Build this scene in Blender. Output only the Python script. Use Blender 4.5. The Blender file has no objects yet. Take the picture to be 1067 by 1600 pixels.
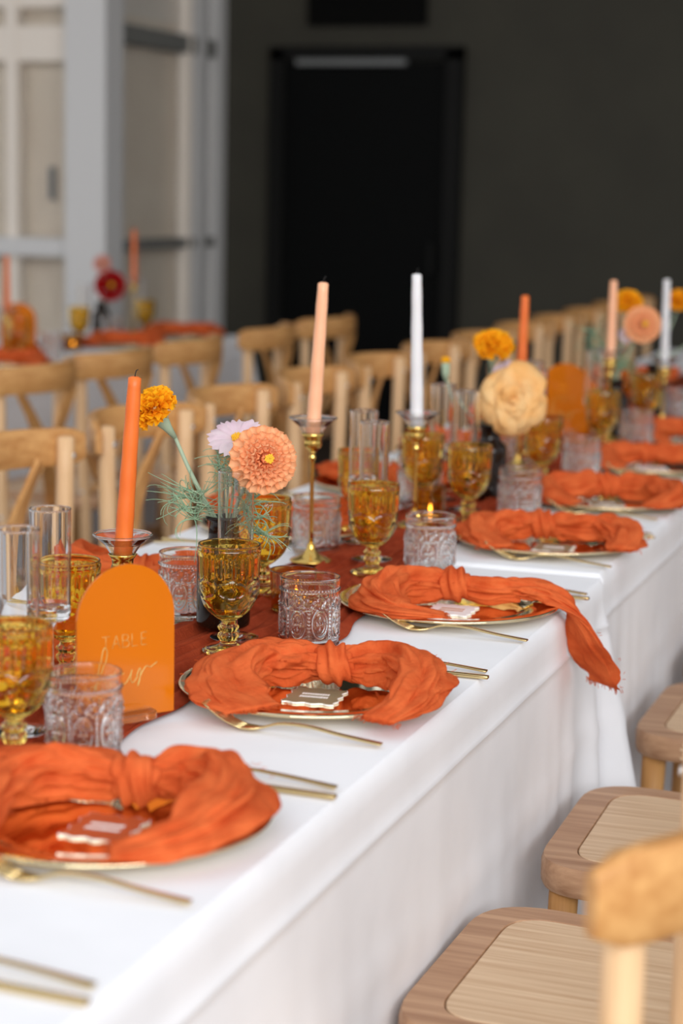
import bpy, math, random
import numpy as np
from mathutils import Vector, Matrix, noise as mnoise
PI = math.pi
R_ = math.radians
sc = bpy.context.scene
COL = sc.collection

# ------------------------------------------------------------------ camera
PITCH = math.atan((800 - 295) / 3111.0); YAW = R_(19.2); ROLL = R_(1.2)
fw0 = Vector((-math.sin(YAW), math.cos(YAW), 0)); rt0 = Vector((math.cos(YAW), math.sin(YAW), 0)); up0 = Vector((0, 0, 1))
fw = fw0 * math.cos(PITCH) - up0 * math.sin(PITCH)
up1 = up0 * math.cos(PITCH) + fw0 * math.sin(PITCH)
rt = rt0 * math.cos(ROLL) + up1 * math.sin(ROLL)
up = up1 * math.cos(ROLL) - rt0 * math.sin(ROLL)
cd = bpy.data.cameras.new('camera'); cam = bpy.data.objects.new('camera', cd); COL.objects.link(cam)
cam.matrix_world = Matrix(((rt.x, up.x, -fw.x, 0), (rt.y, up.y, -fw.y, 0), (rt.z, up.z, -fw.z, 1.363), (0, 0, 0, 1)))
cd.lens = 70; cd.sensor_fit = 'VERTICAL'; cd.sensor_height = 36; cd.sensor_width = 24
cd.clip_start = 0.05; cd.clip_end = 60
cd.dof.use_dof = True; cd.dof.focus_distance = 2.60; cd.dof.aperture_fstop = 3.3
sc.camera = cam

# ------------------------------------------------------------------ daylight
w = bpy.data.worlds.new('overcast_sky'); sc.world = w; w.use_nodes = True
bg = w.node_tree.nodes['Background']; bg.inputs['Color'].default_value = (0.95, 0.965, 1.0, 1); bg.inputs['Strength'].default_value = 0.74
def area(name, loc, target, sx, sy, power, col):
    ld = bpy.data.lights.new(name, 'AREA'); ld.shape = 'RECTANGLE'; ld.size = sx; ld.size_y = sy; ld.energy = power; ld.color = col
    o = bpy.data.objects.new(name, ld); COL.objects.link(o); o.location = loc
    o.rotation_euler = (Vector(target) - Vector(loc)).to_track_quat('-Z', 'Y').to_euler()
    return o
area('daylight_open_front', (2.2, -3.0, 3.0), (-1.3, 3.2, 0.7), 6.5, 2.6, 430, (1.0, 0.99, 0.98))
sc.view_settings.view_transform = 'Standard'; sc.view_settings.look = 'None'
sc.view_settings.gamma = 1.0; sc.view_settings.use_curve_mapping = False
sc.view_settings.exposure = 0.10
sc.cycles.use_denoising = True
sc.cycles.max_bounces = 14; sc.cycles.transmission_bounces = 12; sc.cycles.diffuse_bounces = 4; sc.cycles.glossy_bounces = 5
sc.cycles.transparent_max_bounces = 16
sc.cycles.sample_clamp_indirect = 4.0; sc.cycles.blur_glossy = 0.5

# ------------------------------------------------------------------ materials
def lin(r, g, b):
    f = lambda c: (c / 255 / 12.92) if c / 255 <= 0.04045 else ((c / 255 + 0.055) / 1.055) ** 2.4
    return (f(r), f(g), f(b), 1)
def mat(name, color, rough=0.5, metal=0.0, trans=0.0, ior=1.45, spec=0.5, sheen=0.0, sss=0.0, emit=None, estr=0):
    m = bpy.data.materials.new(name); m.use_nodes = True
    p = m.node_tree.nodes['Principled BSDF']; i = p.inputs
    i['Base Color'].default_value = color; i['Roughness'].default_value = rough; i['Metallic'].default_value = metal
    i['Transmission Weight'].default_value = trans; i['IOR'].default_value = ior; i['Specular IOR Level'].default_value = spec
    i['Sheen Weight'].default_value = sheen; i['Subsurface Weight'].default_value = sss
    if sss: i['Subsurface Radius'].default_value = (0.01, 0.005, 0.003); i['Subsurface Scale'].default_value = 0.6
    if emit: i['Emission Color'].default_value = emit; i['Emission Strength'].default_value = estr
    return m
def P(m): return m.node_tree.nodes['Principled BSDF']
def add_noise(m, c2, scale=(20, 20, 20), detail=4, lo=0.35, hi=0.65, rough=0.5, coord='Object', bump=0.0, bscale=None, bdist=0.001, wave=False):
    nt = m.node_tree; N = nt.nodes; L = nt.links; p = P(m)
    tc = N.new('ShaderNodeTexCoord'); mp = N.new('ShaderNodeMapping'); mp.inputs['Scale'].default_value = scale
    nz = N.new('ShaderNodeTexNoise'); nz.inputs['Scale'].default_value = 1; nz.inputs['Detail'].default_value = detail; nz.inputs['Roughness'].default_value = rough
    L.new(tc.outputs[coord], mp.inputs['Vector']); L.new(mp.outputs['Vector'], nz.inputs['Vector'])
    cr = N.new('ShaderNodeValToRGB'); cr.color_ramp.elements[0].position = lo; cr.color_ramp.elements[1].position = hi
    cr.color_ramp.elements[0].color = c2; cr.color_ramp.elements[1].color = p.inputs['Base Color'].default_value[:]
    L.new(nz.outputs['Fac'], cr.inputs['Fac']); L.new(cr.outputs['Color'], p.inputs['Base Color'])
    if bump:
        src = nz
        if bscale:
            mp2 = N.new('ShaderNodeMapping'); mp2.inputs['Scale'].default_value = bscale
            src = N.new('ShaderNodeTexNoise'); src.inputs['Scale'].default_value = 1; src.inputs['Detail'].default_value = 3
            L.new(tc.outputs[coord], mp2.inputs['Vector']); L.new(mp2.outputs['Vector'], src.inputs['Vector'])
        b = N.new('ShaderNodeBump'); b.inputs['Strength'].default_value = bump; b.inputs['Distance'].default_value = bdist
        L.new(src.outputs['Fac'], b.inputs['Height']); L.new(b.outputs['Normal'], p.inputs['Normal'])
    return m
def gauze(name, c1, c2):
    m = mat(name, c1, 0.85, spec=0.08)
    add_noise(m, c2, (28, 28, 28), 5, 0.3, 0.62, bump=0.55, bscale=(190, 190, 190), bdist=0.003)
    nt = m.node_tree; N = nt.nodes; L = nt.links; p = P(m)
    tr = N.new('ShaderNodeBsdfTranslucent'); mx = N.new('ShaderNodeMixShader'); mx.inputs['Fac'].default_value = 0.28
    col = p.inputs['Base Color'].links[0].from_socket
    L.new(col, tr.inputs['Color']); out = N['Material Output']
    L.new(p.outputs['BSDF'], mx.inputs[1]); L.new(tr.outputs['BSDF'], mx.inputs[2]); L.new(mx.outputs['Shader'], out.inputs['Surface'])
    return m
def wood(name, light, dark, axis=0, dense=1.0):
    m = mat(name, light, 0.42, spec=0.35)
    s = [60 * dense] * 3; s[axis] = 3.2
    add_noise(m, dark, tuple(s), 5, 0.30, 0.66, rough=0.6, bump=0.15, bdist=0.0006)
    return m
M = {}
M['linen'] = add_noise(mat('white_linen', (0.83, 0.84, 0.875, 1), 0.8, spec=0.15, sheen=0.1), (0.79, 0.80, 0.835, 1), (9, 9, 9), 3, bump=0.12, bscale=(600, 600, 600), bdist=0.0006)
M['napkin'] = gauze('orange_gauze', (0.79, 0.172, 0.050, 1), (0.65, 0.104, 0.027, 1))
M['runner'] = gauze('rust_gauze', (0.47, 0.078, 0.030, 1), (0.34, 0.046, 0.017, 1))
M['gold'] = mat('brushed_gold', (0.78, 0.60, 0.30, 1), 0.24, 1.0)
M['goldshine'] = mat('polished_brass', (0.70, 0.47, 0.13, 1), 0.16, 1.0)
M['charger'] = mat('mirror_gold_charger', (0.84, 0.71, 0.46, 1), 0.05, 1.0)
M['amber'] = mat('amber_glass', (0.985, 0.725, 0.17, 1), 0.0, trans=1.0, ior=1.45)
M['votive'] = mat('smoky_amber_glass', (0.80, 0.52, 0.14, 1), 0.08, trans=1.0, ior=1.45)
M['clear'] = mat('clear_glass', (1, 1, 1, 1), 0.0, trans=1.0, ior=1.50)
M['bottle'] = mat('dark_brown_glass', (0.012, 0.006, 0.004, 1), 0.06, spec=0.42)
M['acrylic'] = mat('orange_acrylic', lin(198, 104, 10), 0.12, spec=0.5)
M['ink'] = mat('gold_ink', (0.62, 0.47, 0.16, 1), 0.4, 0.4)
M['white_ink'] = mat('white_ink', (0.85, 0.83, 0.8, 1), 0.5)
M['tan_ink'] = mat('tan_ink', lin(190, 140, 110), 0.5)
M['card_white'] = mat('white_card', (0.84, 0.83, 0.82, 1), 0.35)
M['card_sage_reflect'] = mat('sage_reflection_card', lin(132, 128, 100), 0.35)  # grey-green reflection in the glossy card, painted as its face colour
M['card_rust_reflect'] = mat('rust_reflection_card', lin(178, 84, 48), 0.3)  # mirrored orange napkin put into the card's face colour
M['c_orange'] = add_noise(mat('orange_wax', (0.76, 0.165, 0.020, 1), 0.42, sss=0.2), (0.70, 0.135, 0.016, 1), (60, 60, 14), 3)
M['c_peach'] = add_noise(mat('peach_wax', (0.88, 0.47, 0.28, 1), 0.42, sss=0.25), (0.83, 0.42, 0.24, 1), (60, 60, 14), 3)
M['c_white'] = add_noise(mat('pale_grey_wax', (0.74, 0.73, 0.74, 1), 0.42, sss=0.25), (0.68, 0.67, 0.68, 1), (60, 60, 14), 3)
M['wick'] = mat('burnt_wick', (0.02, 0.018, 0.016, 1), 0.9)
M['flame'] = mat('candle_flame', (1, 0.6, 0.15, 1), 0.5, emit=(1, 0.55, 0.14, 1), estr=30)
M['wax'] = mat('tealight_wax', (0.85, 0.75, 0.6, 1), 0.4)
oakL, oakD = lin(206, 156, 98), lin(174, 120, 66)
M['oak_post_lit'] = wood('oak_post_lit_grain', lin(232, 196, 154), lin(208, 166, 120), 2)  # paler than the rails: light falling on the posts is in the colour
M['oak_x'] = wood('oak_grain_x', oakL, oakD, 0)
M['oak_z'] = wood('oak_grain_z', oakL, oakD, 2)
M['oak_y'] = wood('oak_grain_y', lin(198, 158, 124), lin(158, 116, 86), 1)
M['oak_panel'] = wood('oak_seat_panel', lin(226, 198, 164), lin(196, 160, 124), 1, 2.2)
M['steel'] = mat('bolt_steel', (0.75, 0.75, 0.76, 1), 0.3, 1.0)
M['floor'] = add_noise(mat('brown_concrete', lin(98, 86, 76), 0.38), lin(78, 66, 58), (2.2, 2.2, 2.2), 6)
M['darkwall'] = add_noise(mat('charcoal_paint', lin(68, 66, 58), 0.85, spec=0.2), lin(64, 62, 55), (3, 3, 3), 3)
M['black'] = mat('black_paint', lin(12, 13, 13), 0.7, spec=0.1)
M['blackframe'] = mat('black_frame_paint', lin(22, 22, 21), 0.6, spec=0.15)
M['ventblack'] = mat('vent_black', lin(10, 10, 9), 0.7, spec=0.1)
M['grey'] = mat('grey_metal', lin(120, 122, 122), 0.4)
M['frame'] = mat('pale_grey_frame', lin(214, 213, 212), 0.5)
M['framedark'] = mat('grey_frame_reveal', lin(120, 120, 116), 0.6)
M['cream'] = add_noise(mat('cream_blind', lin(240, 225, 206), 0.9), lin(234, 218, 199), (4, 4, 4), 3)
M['creamwall'] = mat('cream_joinery', lin(240, 230, 218), 0.7)
M['ceiling'] = mat('ceiling_paint', lin(200, 198, 192), 0.9)
def petal(name, c, c2=None, sc=70):
    m = mat(name, c, 0.6, spec=0.15); add_noise(m, c2 or tuple(x * .93 for x in c[:3]) + (1,), (sc, sc, sc), 3)
    nt = m.node_tree; N = nt.nodes; L = nt.links; p = P(m)
    tr = N.new('ShaderNodeBsdfTranslucent'); mx = N.new('ShaderNodeMixShader'); mx.inputs['Fac'].default_value = 0.35
    L.new(p.inputs['Base Color'].links[0].from_socket, tr.inputs['Color'])
    L.new(p.outputs['BSDF'], mx.inputs[1]); L.new(tr.outputs['BSDF'], mx.inputs[2]); L.new(mx.outputs['Shader'], N['Material Output'].inputs['Surface'])
    return m
M['marigold'] = petal('marigold_petals', (1.0, 0.58, 0.02, 1), (1.0, 0.44, 0.01, 1))
M['dahlia'] = petal('dahlia_petal', (1.0, 0.57, 0.31, 1))
M['dahlia_in'] = petal('dahlia_inner_petal', (1.0, 0.42, 0.19, 1))
M['pollen'] = mat('yellow_pollen', (0.90, 0.50, 0.03, 1), 0.8)
M['lilac'] = petal('lilac_petal', (0.84, 0.72, 0.78, 1), (0.78, 0.60, 0.69, 1), 30)
M['cream_petal'] = petal('cream_rose_petal', (0.96, 0.68, 0.33, 1), (0.94, 0.55, 0.19, 1), 22)
M['red_petal'] = petal('red_petal', (0.46, 0.006, 0.008, 1))
M['pink_petal'] = petal('pink_petal', (0.80, 0.40, 0.34, 1))
M['stem'] = mat('grey_green_stem', (0.34, 0.43, 0.30, 1), 0.6)
M['leaf'] = mat('feathery_green', (0.27, 0.41, 0.26, 1), 0.6)
M['pane'] = mat('window_glass', (0.97, 0.98, 0.98, 1), 0.0, trans=1.0, ior=1.1)
M['tablewood'] = wood('table_plywood', lin(190, 160, 120), lin(170, 138, 98), 1)

# ------------------------------------------------------------------ mesh helpers
def support(prof, d):
    out = [prof[0]]
    for (r0, z0), (r1, z1) in zip(prof, prof[1:]):
        L_ = math.hypot(r1 - r0, z1 - z0)
        if L_ > 3 * d:
            for t in (d / L_, 1 - d / L_): out.append((r0 + (r1 - r0) * t, z0 + (z1 - z0) * t))
        out.append((r1, z1))
    return out
def bead(cx, cz, r, a0, a1, n=9): return [(cx + r * math.cos(R_(a0 + (a1 - a0) * k / n)), cz + r * math.sin(R_(a0 + (a1 - a0) * k / n))) for k in range(n + 1)]
class MB:
    def __init__(s): s.v = []; s.f = []
    def add(s, v, f):
        o = len(s.v); s.v += [tuple(map(float, p)) for p in v]; s.f += [tuple(i + o for i in q) for q in f]; return s
    def box(s, c, d, rz=0.0):
        x, y, z = d[0] / 2, d[1] / 2, d[2] / 2; ca, sa = math.cos(rz), math.sin(rz)
        v = [(c[0] + a * x * ca - b * y * sa, c[1] + a * x * sa + b * y * ca, c[2] + e * z) for a in (-1, 1) for b in (-1, 1) for e in (-1, 1)]
        return s.add(v, [(0, 1, 3, 2), (4, 6, 7, 5), (0, 4, 5, 1), (2, 3, 7, 6), (0, 2, 6, 4), (1, 5, 7, 3)])
    def lathe(s, prof, n=32, rf=None, c=(0, 0, 0), sup=0):
        if sup: prof = support(prof, sup)
        v = []; f = []; rings = []
        for (r, z) in prof:
            if r <= 1e-6:
                rings.append([len(v)]); v.append((c[0], c[1], c[2] + z))
            else:
                ring = []
                for k in range(n):
                    a = 2 * PI * k / n; rr = r + (rf(a, z, r) if rf else 0)
                    ring.append(len(v)); v.append((c[0] + rr * math.cos(a), c[1] + rr * math.sin(a), c[2] + z))
                rings.append(ring)
        for A, B in zip(rings, rings[1:]):
            for k in range(n):
                k2 = (k + 1) % n
                if len(A) == 1 and len(B) == 1: break
                if len(A) == 1: f.append((A[0], B[k2], B[k]))
                elif len(B) == 1: f.append((A[k], A[k2], B[0]))
                else: f.append((A[k], A[k2], B[k2], B[k]))
        return s.add(v, f)
    def tube(s, pts, rad, n=8, caps=True, flat=1.0):
        pts = [Vector(p) for p in pts]; m = len(pts)
        if not hasattr(rad, '__len__'): rad = [rad] * m
        v = []; f = []; side = None
        for i, p in enumerate(pts):
            t = (pts[min(i + 1, m - 1)] - pts[max(i - 1, 0)]).normalized()
            if side is None:
                ref = Vector((0, 0, 1)) if abs(t.z) < 0.9 else Vector((1, 0, 0)); side = t.cross(ref).normalized()
            else: side = (side - t * side.dot(t)).normalized()
            o = t.cross(side)
            for k in range(n):
                a = 2 * PI * k / n; v.append(tuple(p + side * (rad[i] * math.cos(a)) + o * (rad[i] * flat * math.sin(a))))
        for i in range(m - 1):
            for k in range(n):
                k2 = (k + 1) % n; f.append((i * n + k, i * n + k2, (i + 1) * n + k2, (i + 1) * n + k))
        if caps: f.append(tuple(range(n - 1, -1, -1))); f.append(tuple((m - 1) * n + k for k in range(n)))
        return s.add(v, f)
    def prism(s, out, z0, z1, bev=0.0):
        n = len(out)
        def inset(d):
            r = []
            for i in range(n):
                a, b, c = Vector(out[i - 1]), Vector(out[i]), Vector(out[(i + 1) % n])
                e1 = (b - a).normalized(); e2 = (c - b).normalized(); nn = Vector((-(e1.y + e2.y), e1.x + e2.x)).normalized()
                q = b + nn * d; r.append((q.x, q.y))
            return r
        if bev: lv = [(inset(bev), z0), (out, z0 + bev), (out, z1 - bev), (inset(bev), z1)]
        else: lv = [(out, z0), (out, z1)]
        v = [(x, y, z) for o, z in lv for x, y in o]; f = []
        for l in range(len(lv) - 1):
            for i in range(n): j = (i + 1) % n; f.append((l * n + i, l * n + j, (l + 1) * n + j, (l + 1) * n + i))
        f.append(tuple(range(n - 1, -1, -1))); f.append(tuple((len(lv) - 1) * n + i for i in range(n)))
        return s.add(v, f)
    def bar(s, pts, wdir, wid, th):
        """flat bar with rectangular section along pts; wdir gives the width direction per point"""
        pts = [Vector(p) for p in pts]; m = len(pts); v = []; f = []
        for i, p in enumerate(pts):
            t = (pts[min(i + 1, m - 1)] - pts[max(i - 1, 0)]).normalized(); wv = Vector(wdir); wv = (wv - t * wv.dot(t)).normalized(); o = t.cross(wv)
            W = wid[i] if hasattr(wid, '__len__') else wid
            for a, b in ((-1, -1), (1, -1), (1, 1), (-1, 1)): v.append(tuple(p + wv * (a * W / 2) + o * (b * th / 2)))
        for i in range(m - 1):
            for k in range(4): k2 = (k + 1) % 4; f.append((i * 4 + k, i * 4 + k2, (i + 1) * 4 + k2, (i + 1) * 4 + k))
        f.append((3, 2, 1, 0)); f.append(tuple((m - 1) * 4 + k for k in range(4)))
        return s.add(v, f)
    def build(s, name, m, parent=None, smooth=True, loc=None, auto=None, bevel=0):
        me = bpy.data.meshes.new(name); me.from_pydata(s.v, [], s.f); me.update()
        if smooth: me.polygons.foreach_set('use_smooth', [True] * len(me.polygons))
        if auto is not None: me.set_sharp_from_angle(angle=R_(auto))
        me.materials.append(m)
        o = bpy.data.objects.new(name, me); COL.objects.link(o)
        if parent: o.parent = parent
        if loc: o.location = loc
        if bevel:
            b = o.modifiers.new('bevel', 'BEVEL'); b.width = bevel; b.segments = 2; b.limit_method = 'ANGLE'; b.angle_limit = R_(40)
        return o
def tag(o, label, cat, group=None):
    o['label'] = label; o['category'] = cat
    if group: o['group'] = group
    return o
def empty(name, loc=(0, 0, 0), rz=0.0):
    o = bpy.data.objects.new(name, None); COL.objects.link(o); o.location = loc; o.rotation_euler = (0, 0, rz); o.empty_display_size = 0.05; return o
def struct(o): o['kind'] = 'structure'; return o
def copy_tree(o, parent=None):
    c = o.copy(); COL.objects.link(c); c.parent = parent
    for ch in list(o.children): copy_tree(ch, c)
    return c
def place(proto, used, loc, rz, label, group=None):
    """first call moves the prototype itself, later ones copy it"""
    o = copy_tree(proto) if used[0] else proto
    used[0] = True; o.location = loc; o.rotation_euler = (0, 0, rz); o['label'] = label
    if group: o['group'] = group
    return o
def rrect(wf, wr, d, r, k=6):
    """rounded trapezoid outline, ccw: front (+y) width wf, rear width wr, depth d"""
    cs = [(-wr / 2, -d / 2), (wr / 2, -d / 2), (wf / 2, d / 2), (-wf / 2, d / 2)]; out = []
    for i in range(4):
        a, b, c = Vector(cs[i - 1]), Vector(cs[i]), Vector(cs[(i + 1) % 4])
        e1 = (a - b).normalized(); e2 = (c - b).normalized()
        for q in range(k + 1):
            t = q / k; p0, p2 = b + e1 * r, b + e2 * r
            pt = p0 * (1 - t) ** 2 + b * (2 * t * (1 - t)) + p2 * t * t; out.append((pt.x, pt.y))
    return out
def crom(pts, n):
    """Catmull-Rom resample of tuples of any length"""
    A = np.array(pts, float); A = np.vstack([2 * A[0] - A[1], A, 2 * A[-1] - A[-2]]); m = len(pts) - 1; out = []
    for u in np.linspace(0, m - 1e-6, n):
        i = int(u); t = u - i; p0, p1, p2, p3 = A[i:i + 4]
        out.append(0.5 * (2 * p1 + (p2 - p0) * t + (2 * p0 - 5 * p1 + 4 * p2 - p3) * t * t + (3 * p1 - p0 - 3 * p2 + p3) * t ** 3))
    return np.array(out)
TZ = 0.75      # table height
CX = -1.03     # centre line of the long table

# ------------------------------------------------------------------ the room
struct(MB().box((-1.5, 4.5, -0.05), (13, 15, 0.1)).build('floor', M['floor'], smooth=False))
wb = struct(MB().box((0.5, 10.5, 1.9), (10.55, 0.2, 3.8)).build('wall_back', M['darkwall'], smooth=False))
struct(MB().box((-1.5, 7.75, 3.86), (13, 5.6, 0.12)).build('ceiling', M['ceiling'], smooth=False))
struct(MB().box((-4.54, 9.64, 3.0), (0.18, 1.52, 1.6)).build('wall_left', M['creamwall'], smooth=False))
struct(MB().box((-5.9, 8.95, 3.0), (2.9, 0.18, 1.6)).build('wall_front_left', M['creamwall'], smooth=False))
struct(MB().box((0.7, 10.385, 0.06), (10.1, 0.03, 0.12)).build('baseboard_back', M['blackframe'], smooth=False))
# black double door in the back wall
d = empty('door_1', (-3.52, 10.4, 0)); struct(d)
for x in (-0.50, 0.50): MB().box((x, -0.03, 1.05), (0.085, 0.1, 2.1)).build('door_frame', M['blackframe'], d, False)
MB().box((0, -0.03, 2.085), (1.085, 0.1, 0.07)).build('door_frame', M['blackframe'], d, False)
MB().box((0, -0.012, 1.02), (0.915, 0.04, 2.04)).build('door_leaf', M['black'], d, False)
MB().box((-0.08, -0.055, 2.035), (0.62, 0.05, 0.03)).build('door_closer', M['grey'], d, False)
MB().box((0.40, -0.06, 1.0), (0.03, 0.05, 0.16)).build('door_handle', M['blackframe'], d, False)
g = empty('vent_grille', (-3.52, 10.39, 2.42)); tag(g, 'black rectangular vent grille on the dark wall above the black door', 'vent')
MB().box((0, -0.03, 0), (0.66, 0.05, 0.38)).build('frame', M['ventblack'], g, False)
for k in range(8): MB().box((0, -0.058, -0.15 + k * 0.043), (0.60, 0.02, 0.012)).build('slat', M['ventblack'], g, False)
# pale column at the turn of the wall and glazed screens with cream blinds
struct(MB().box((-4.365, 8.8, 1.9), (0.215, 0.2, 3.8)).build('trim_1', M['frame'], smooth=False))
def screen(n, loc, rz, width, mull, name_bars=True):
    s = empty('window_%d' % n, loc, rz); struct(s)
    MB().box((width / 2, 0.10, 1.4), (width, 0.02, 2.8)).build('blind', M['cream'], s, False)
    MB().box((width / 2, 0.05, 1.4), (width, 0.006, 2.8)).build('pane', M['pane'], s, False)
    for z, h in ((2.10, 0.09), (1.06, 0.05), (0.08, 0.16)) if n == 1 else ((2.03, 0.17), (0.08, 0.16)):
        MB().box((width / 2, 0.03, z), (width, 0.07, h)).build('window_rail', M['framedark'] if n == 1 else M['creamwall'], s, False)
    for x, ww, mm in mull:
        MB().box((x, 0.03, 1.4), (ww, 0.08, 2.8)).build('window_post', mm, s, False)
    return s
screen(1, (-4.36, 8.9, 0), PI / 2, 1.5, [(0.03, 0.05, M['framedark']), (1.02, 0.035, M['creamwall']), (1.17, 0.10, M['frame']), (1.44, 0.13, M['frame'])])
s2 = screen(2, (-7.3, 8.86, 0), 0, 2.86, [(2.80, 0.07, M['creamwall']), (2.46, 0.06, M['creamwall']), (1.6, 0.07, M['creamwall'])])
MB().box((1.43, 0.0, 1.05), (2.86, 0.12, 0.09)).build('window_sill', M['frame'], s2, False)
MB().box((2.69, -0.02, 1.36), (0.02, 0.04, 0.16)).build('window_handle', M['grey'], s2, False)

# ------------------------------------------------------------------ tables and cloths
def cloth(name, x0, x1, y0, y1, seed, label, flare=0.012, corner=0.095):
    rnd = random.Random(seed); r = 0.02; per = []
    nx = 60; ny = int(260 * (y1 - y0) / 2.43)
    def side(ax, ay, bx, by, n, nrm):
        for i in range(n): per.append((ax + (bx - ax) * i / n, ay + (by - ay) * i / n, nrm, i / n))
    side(x0, y0, x1, y0, nx, (0, -1)); side(x1, y0, x1, y1, ny, (1, 0)); side(x1, y1, x0, y1, nx, (0, 1)); side(x0, y1, x0, y0, ny, (-1, 0))
    n = len(per)
    s = 0; S = []
    for i in range(n):
        a, b = per[i], per[(i + 1) % n]; S.append(s); s += math.hypot(b[0] - a[0], b[1] - a[1])
    tot = s; ph = [rnd.uniform(0, 6.28) for _ in range(6)]
    zs = [0, 0.004, 0.012, 0.03, 0.05, 0.07, 0.074, 0.078, 0.09] + list(np.linspace(0.12, 0.745, 30))
    v = []; cxs = [(x0, y0), (x1, y0), (x1, y1), (x0, y1)]
    for q in zs:
        for i, (px, py, nr, t) in enumerate(per):
            dz = q; k = min(1, max(0, (dz - 0.03) / 0.6))
            near = min(range(4), key=lambda j: math.hypot(px - cxs[j][0], py - cxs[j][1])); cx_, cy_ = cxs[near]
            dc = math.hypot(px - cx_, py - cy_); cdir = Vector((cx_ - (x0 + x1) / 2, cy_ - (y0 + y1) / 2)); cdir = Vector((math.copysign(1, cdir.x), math.copysign(.10, cdir.y)))
            u = S[i]
            fold = 0.5 + 0.5 * math.sin(u * 2 * PI / 0.31 + ph[0] + 1.3 * math.sin(u * 3.1 + ph[1]))
            fold2 = math.sin(u * 2 * PI / 0.085 + ph[2] + 2 * math.sin(u * 5 + ph[3]))
            wc = math.exp(-(dc / 0.16) ** 2); wc2 = math.exp(-(dc / 0.07) ** 2)
            amp = flare * k * (0.25 + 0.75 * fold) + 0.006 * k * fold2 * (0.16 + wc * 2.2)
            off = min(dz, 0.012) * 0.7 + amp * (.35 if nr[0] < 0 else 1)
            if abs(dz - 0.074) < 0.001: off += 0.0035
            crease = 0.235 + 0.02 * math.sin(u * 4 + ph[4])
            off += 0.004 * math.exp(-((dz - crease) / 0.012) ** 2)
            sh = corner * (1 if cx_ > (x0 + x1) / 2 else .2) * k * (0.75 * wc2 + 0.5 * wc * math.cos(dc * 2 * PI / 0.11))
            v.append((px + nr[0] * off + cdir.x * sh, py + nr[1] * off + cdir.y * sh, TZ - dz + 0.0))
    f = []
    for l in range(len(zs) - 1):
        for i in range(n): j = (i + 1) % n; f.append((l * n + j, l * n + i, (l + 1) * n + i, (l + 1) * n + j))
    f.append(tuple(range(n)))
    o = MB().add(v, f).build(name, M['linen']); me = o.data; me.polygons[len(f) - 1].use_smooth = False
    tag(o, label, 'tablecloth', 'white tablecloths')
    t = empty('banquet_table', ((x0 + x1) / 2, (y0 + y1) / 2, 0)); tag(t, 'folding table under the ' + label, 'table', 'folding banquet tables')
    hw, hl = (x1 - x0) / 2 - 0.012, (y1 - y0) / 2 - 0.012
    MB().box((0, 0, 0.725), (2 * hw, 2 * hl, 0.04)).build('tabletop', M['tablewood'], t, False)
    for a in (-1, 1):
        for b in (-1, 1): MB().tube([(a * (hw - .12), b * (hl - .2), 0), (a * (hw - .12), b * (hl - .2), 0.7)], 0.015, 10).build('leg', M['grey'], t)
    return o
cloth('tablecloth', -1.425, -0.643, 0.70, 3.125, 3, 'long white cloth on the nearest table, with the table four sign')
cloth('tablecloth', -1.425, -0.655, 3.165, 5.60, 5, 'white cloth on the second table, beyond the trailing napkin', corner=0.03)
cloth('tablecloth', -1.425, -0.655, 5.64, 8.05, 6, 'white cloth on the farthest table of the long row', corner=0.03)
cloth('tablecloth', -3.88, -3.10, 5.28, 7.70, 7, 'white cloth on the blurred table by the glazed screen')

# runner: crinkled gauze along the middle
def runner(name, xc, y0, y1, seed, label, hw=0.102, nl=460, nw=110):
    rnd = random.Random(seed); ph = [rnd.uniform(0, 6.28) for _ in range(30)]; v = []; f = []
    for i in range(nl + 1):
        y = y0 + (y1 - y0) * i / nl; c = xc + 0.020 * math.sin(y * 3.3 + ph[0]) + 0.010 * math.sin(y * 8.1 + ph[1])
        h_ = hw * (1 + 0.12 * math.sin(y * 5.2 + ph[2]) + 0.06 * math.sin(y * 13 + ph[3]))
        for j in range(nw + 1):
            t = -1 + 2 * j / nw; e = 1 - abs(t) ** 6
            z = 0
            for q, (fr, am, fy) in enumerate([(7, .0028, 2.1), (13, .0030, 3.6), (23, .0028, 5), (37, .0023, 8)]):
                z += am * math.sin(t * fr + ph[4 + q] + 2.2 * math.sin(y * fy + ph[10 + q]) + 1.1 * math.sin(y * fy * 2.7 + ph[16 + q]))
            edge = 0.006 * math.sin(y * 30 + ph[20] + t) * abs(t) ** 8
            v.append((c + t * h_ + edge, y, TZ + 0.0035 + (max(-.0075, z) + 0.008) * e))
    w_ = nw + 1
    for i in range(nl):
        for j in range(nw): a = i * w_ + j; f.append((a, a + 1, a + w_ + 1, a + w_))
    o = MB().add(v, f).build(name, M['runner']); sd = o.modifiers.new('thickness', 'SOLIDIFY'); sd.thickness = 0.001; sd.offset = 0
    tag(o, label, 'table runner', 'rust gauze runners'); return o
runner('table_runner', -1.025, 0.75, 4.2, 2, 'crinkled rust gauze runner down the middle of the long table, under the dark bottles')
runner('table_runner', -1.03, 4.21, 7.9, 4, 'crinkled rust gauze runner far down the long table, under the second arch', nl=200, nw=70)
runner('table_runner', -3.49, 5.3, 7.65, 9, 'rust red runner on the blurred table by the glazed screen', nl=120, nw=40)
RZ = TZ + 0.017  # top of the runner, where the centre glassware stands

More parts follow.
